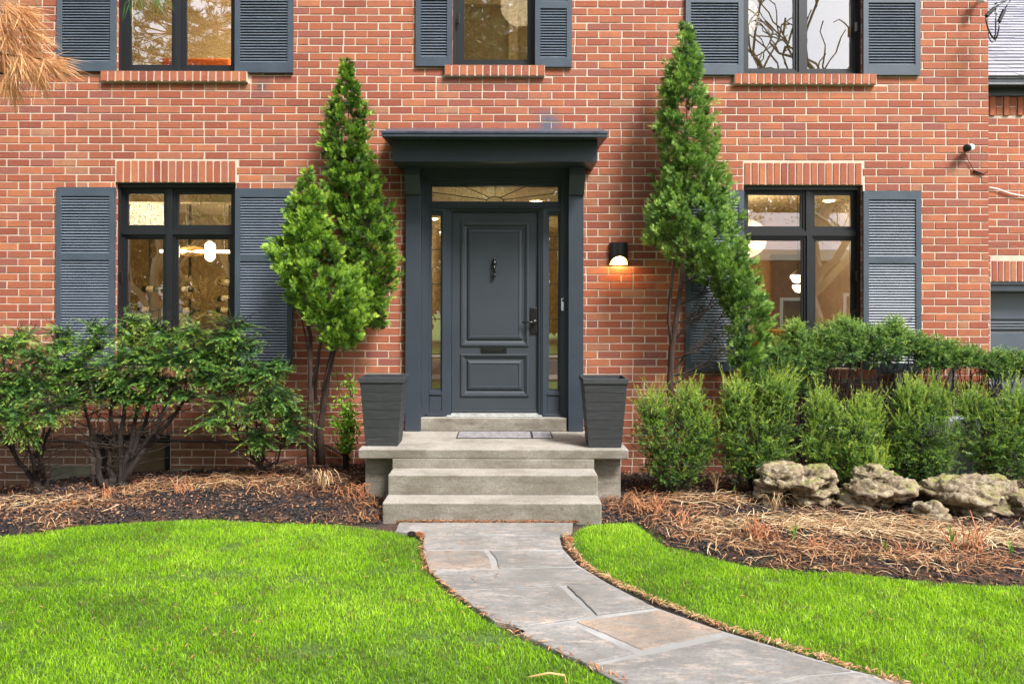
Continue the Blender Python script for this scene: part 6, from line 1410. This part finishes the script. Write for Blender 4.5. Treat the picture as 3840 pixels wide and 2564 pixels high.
# ------------------------------------------------------------------ what stands opposite (seen mirrored in the panes)
mb = MB(); mb.box(-60,60,-17.5,-11.5,-0.2,0.006); tag(mb.build('road', M('asphalt',(0.055,0.055,0.057),0.9,(0.04,0.04,0.042),2,0.4,80)), kind='structure')
mb = MB(); mb.box(-60,60,-11.3,-10.1,-0.2,0.05); mb.box(-60,60,-19.4,-18.2,-0.2,0.05); tag(mb.build('pavement', m_conc), kind='structure')
h = thing('brick_house', 'brown brick neighbour house with white cornice across the road', 'house', (13,-25,0))
mb = MB(); wn = [(x_, x_+1.4, z_, z_+1.5) for x_ in (-6.5,-3.5,2.2,5.0) for z_ in (0.9,)] + [(-0.6,0.6,0.05,2.2)]
mb.plate(-8,8,-0.2,3.9,wn,0,-0.3); mb.box(-8,-7.7,-8,-0.3,-0.2,3.9); mb.box(7.7,8,-8,-0.3,-0.2,3.9); mb.box(-8,8,-8.3,-8,-0.2,3.9); mb.build('wall', M('far_brick',(0.20,0.075,0.05),0.9,(0.14,0.05,0.035),8), h)
mb = MB(); mb.box(-8.6,8.6,-8.9,0.6,3.905,4.35); mb.build('cornice', m_white, h)
mb = MB(); mb.add([(-8.5,0.5,4.36),(8.5,0.5,4.36),(8.5,-8.8,4.36),(-8.5,-8.8,4.36),(-5,-4.2,6.6),(5,-4.2,6.6)], [(0,1,5,4),(1,2,5),(2,3,4,5),(3,0,4)]); mb.build('roof', m_shing, h)
for q in wn:
    mb = MB(); mb.plate(q[0]-0.08,q[1]+0.08,q[2]-0.08,q[3]+0.08,[(q[0]+0.06,q[1]-0.06,q[2]+0.06,q[3]-0.06)],0.04,-0.02); f = mb.build('window', m_white, h)
    mb = MB(); mb.box(q[0]+0.05,q[1]-0.05,-0.03,-0.02,q[2]+0.05,q[3]-0.05); mb.build('pane', M('far_glass',(0.03,0.035,0.04),0.1), f)
def bare_tree(label, loc, H, seed, spread=1.0, leaf=0):
    random.seed(seed); t = thing('bare_tree', label, 'tree', loc, 'street trees opposite the house'); mb = MB(); ends = []
    def br(p, d, l, r, dep):
        q = p + d*l; pts, rd = wig(p, q, 5, l*0.085, 0, (r, r*0.62)); mb.tube(pts, rd, 7 if dep < 2 else 4, cap=False)
        if dep >= (4 if H > 14 else 5): ends.append(q); return
        for _ in range(3 if dep else 5):
            nd = (d*0.75 + Vector((random.gauss(0,0.55)*spread, random.gauss(0,0.55)*spread, random.uniform(-0.15,0.5)))).normalized(); br(pts[random.randint(3,5)] if dep else pts[random.randint(2,5)], nd, l*random.uniform(0.6,0.82), r*0.58, dep+1)
    br(Vector((0,0,-0.1)), Vector((0,0,1)), H*0.33, H*(0.014 if H > 14 else 0.022), 0); mb.build('branches', M('pale_bark',(0.48,0.36,0.22),0.9), t)
    if leaf:
        A_ = np.array([tuple(e) for e in ends]); rep = np.repeat(np.arange(len(A_)), leaf); k = len(rep)
        V, Fq, T = stamp(*T_LEAF, A_[rep]+rgp.normal(0,0.22,(k,3)), rgp.normal(size=(k,3)), rgp.normal(size=(k,3)), rgp.uniform(0.06,0.13,k), rgp.normal(0.6,0.2,k)); link('young_leaves', npmesh('young_leaves', V, Fq, leafmat('young_leaves', [(0,(0.10,0.13,0.03)),(1,(0.40,0.42,0.14))],0.6,0.3), T), t)
bare_tree('wide bare-limbed street tree opposite the right windows', (9.5,-13.5,0), 15, 11, 1.2)
bare_tree('budding street tree with yellow-green leaves across the road', (6.5,-22,0), 12, 12, 1.0, 26)
bare_tree('budding street tree by the neighbour house corner', (17,-21,0), 12, 14, 1.0, 26)
bare_tree('street tree with fresh leaves opposite the left windows', (-9.5,-21,0), 13, 13, 1.0, 30)
bare_tree('second street tree opposite the left windows, farther off', (-15,-24,0), 12, 16, 1.0, 30)
bare_tree('slim street tree opposite the front door', (0.5,-26,0), 12, 17, 1.0, 26)

def dense_tree(label, loc, w2_, h_, seed):
    rg = np.random.default_rng(seed); t = thing('leafy_tree', label, 'tree', loc, 'dense trees far across the road'); mb = MB(); mb.tube([(0,0,-0.1),(0.1,0,h_*0.4),(0,0,h_*0.8)], [0.3,0.22,0.06], 10); mb.build('trunk', m_bark, t)
    k = 14000; v = rg.normal(size=(k,3)); v /= np.linalg.norm(v,axis=1,keepdims=True); r = 0.55+0.5*rg.random((k,1)); lump = 0.8+0.25*np.sin(v[:,:1]*5+seed)*np.sin(v[:,2:]*6+seed)
    p = v*r*lump*1.0*np.array([w2_, w2_*0.8, h_*0.48])+np.array([0,0,h_*0.5]); V, Fq, T = stamp(*T_LEAF, p, v+rg.normal(0,0.6,(k,3)), rg.normal(size=(k,3)), rg.uniform(0.25,0.5,k), rg.normal(0.45,0.18,k))
    link('crown', npmesh('crown', V, Fq, leafmat('far_leaves', [(0,(0.02,0.04,0.01)),(0.5,(0.07,0.13,0.02)),(1,(0.22,0.28,0.06))],0.6,0.2), T), t)
for i, (x_, y_, w2_, h_) in enumerate(((-22,-29,6,13),(-16,-31,5.5,14),(-10,-29,5,12),(-4.5,-31,5,12),(1.5,-33,4.5,10),(9,-37,5.5,12),(18,-39,6.5,13),(27,-39,6,12))):
    dense_tree(('broad tree','tall broad tree','round tree','wide tree','low tree','big round tree','widest distant tree','last distant tree')[i] + ' with full green crown far across the road', (x_,y_,0), w2_, h_, 40+i)
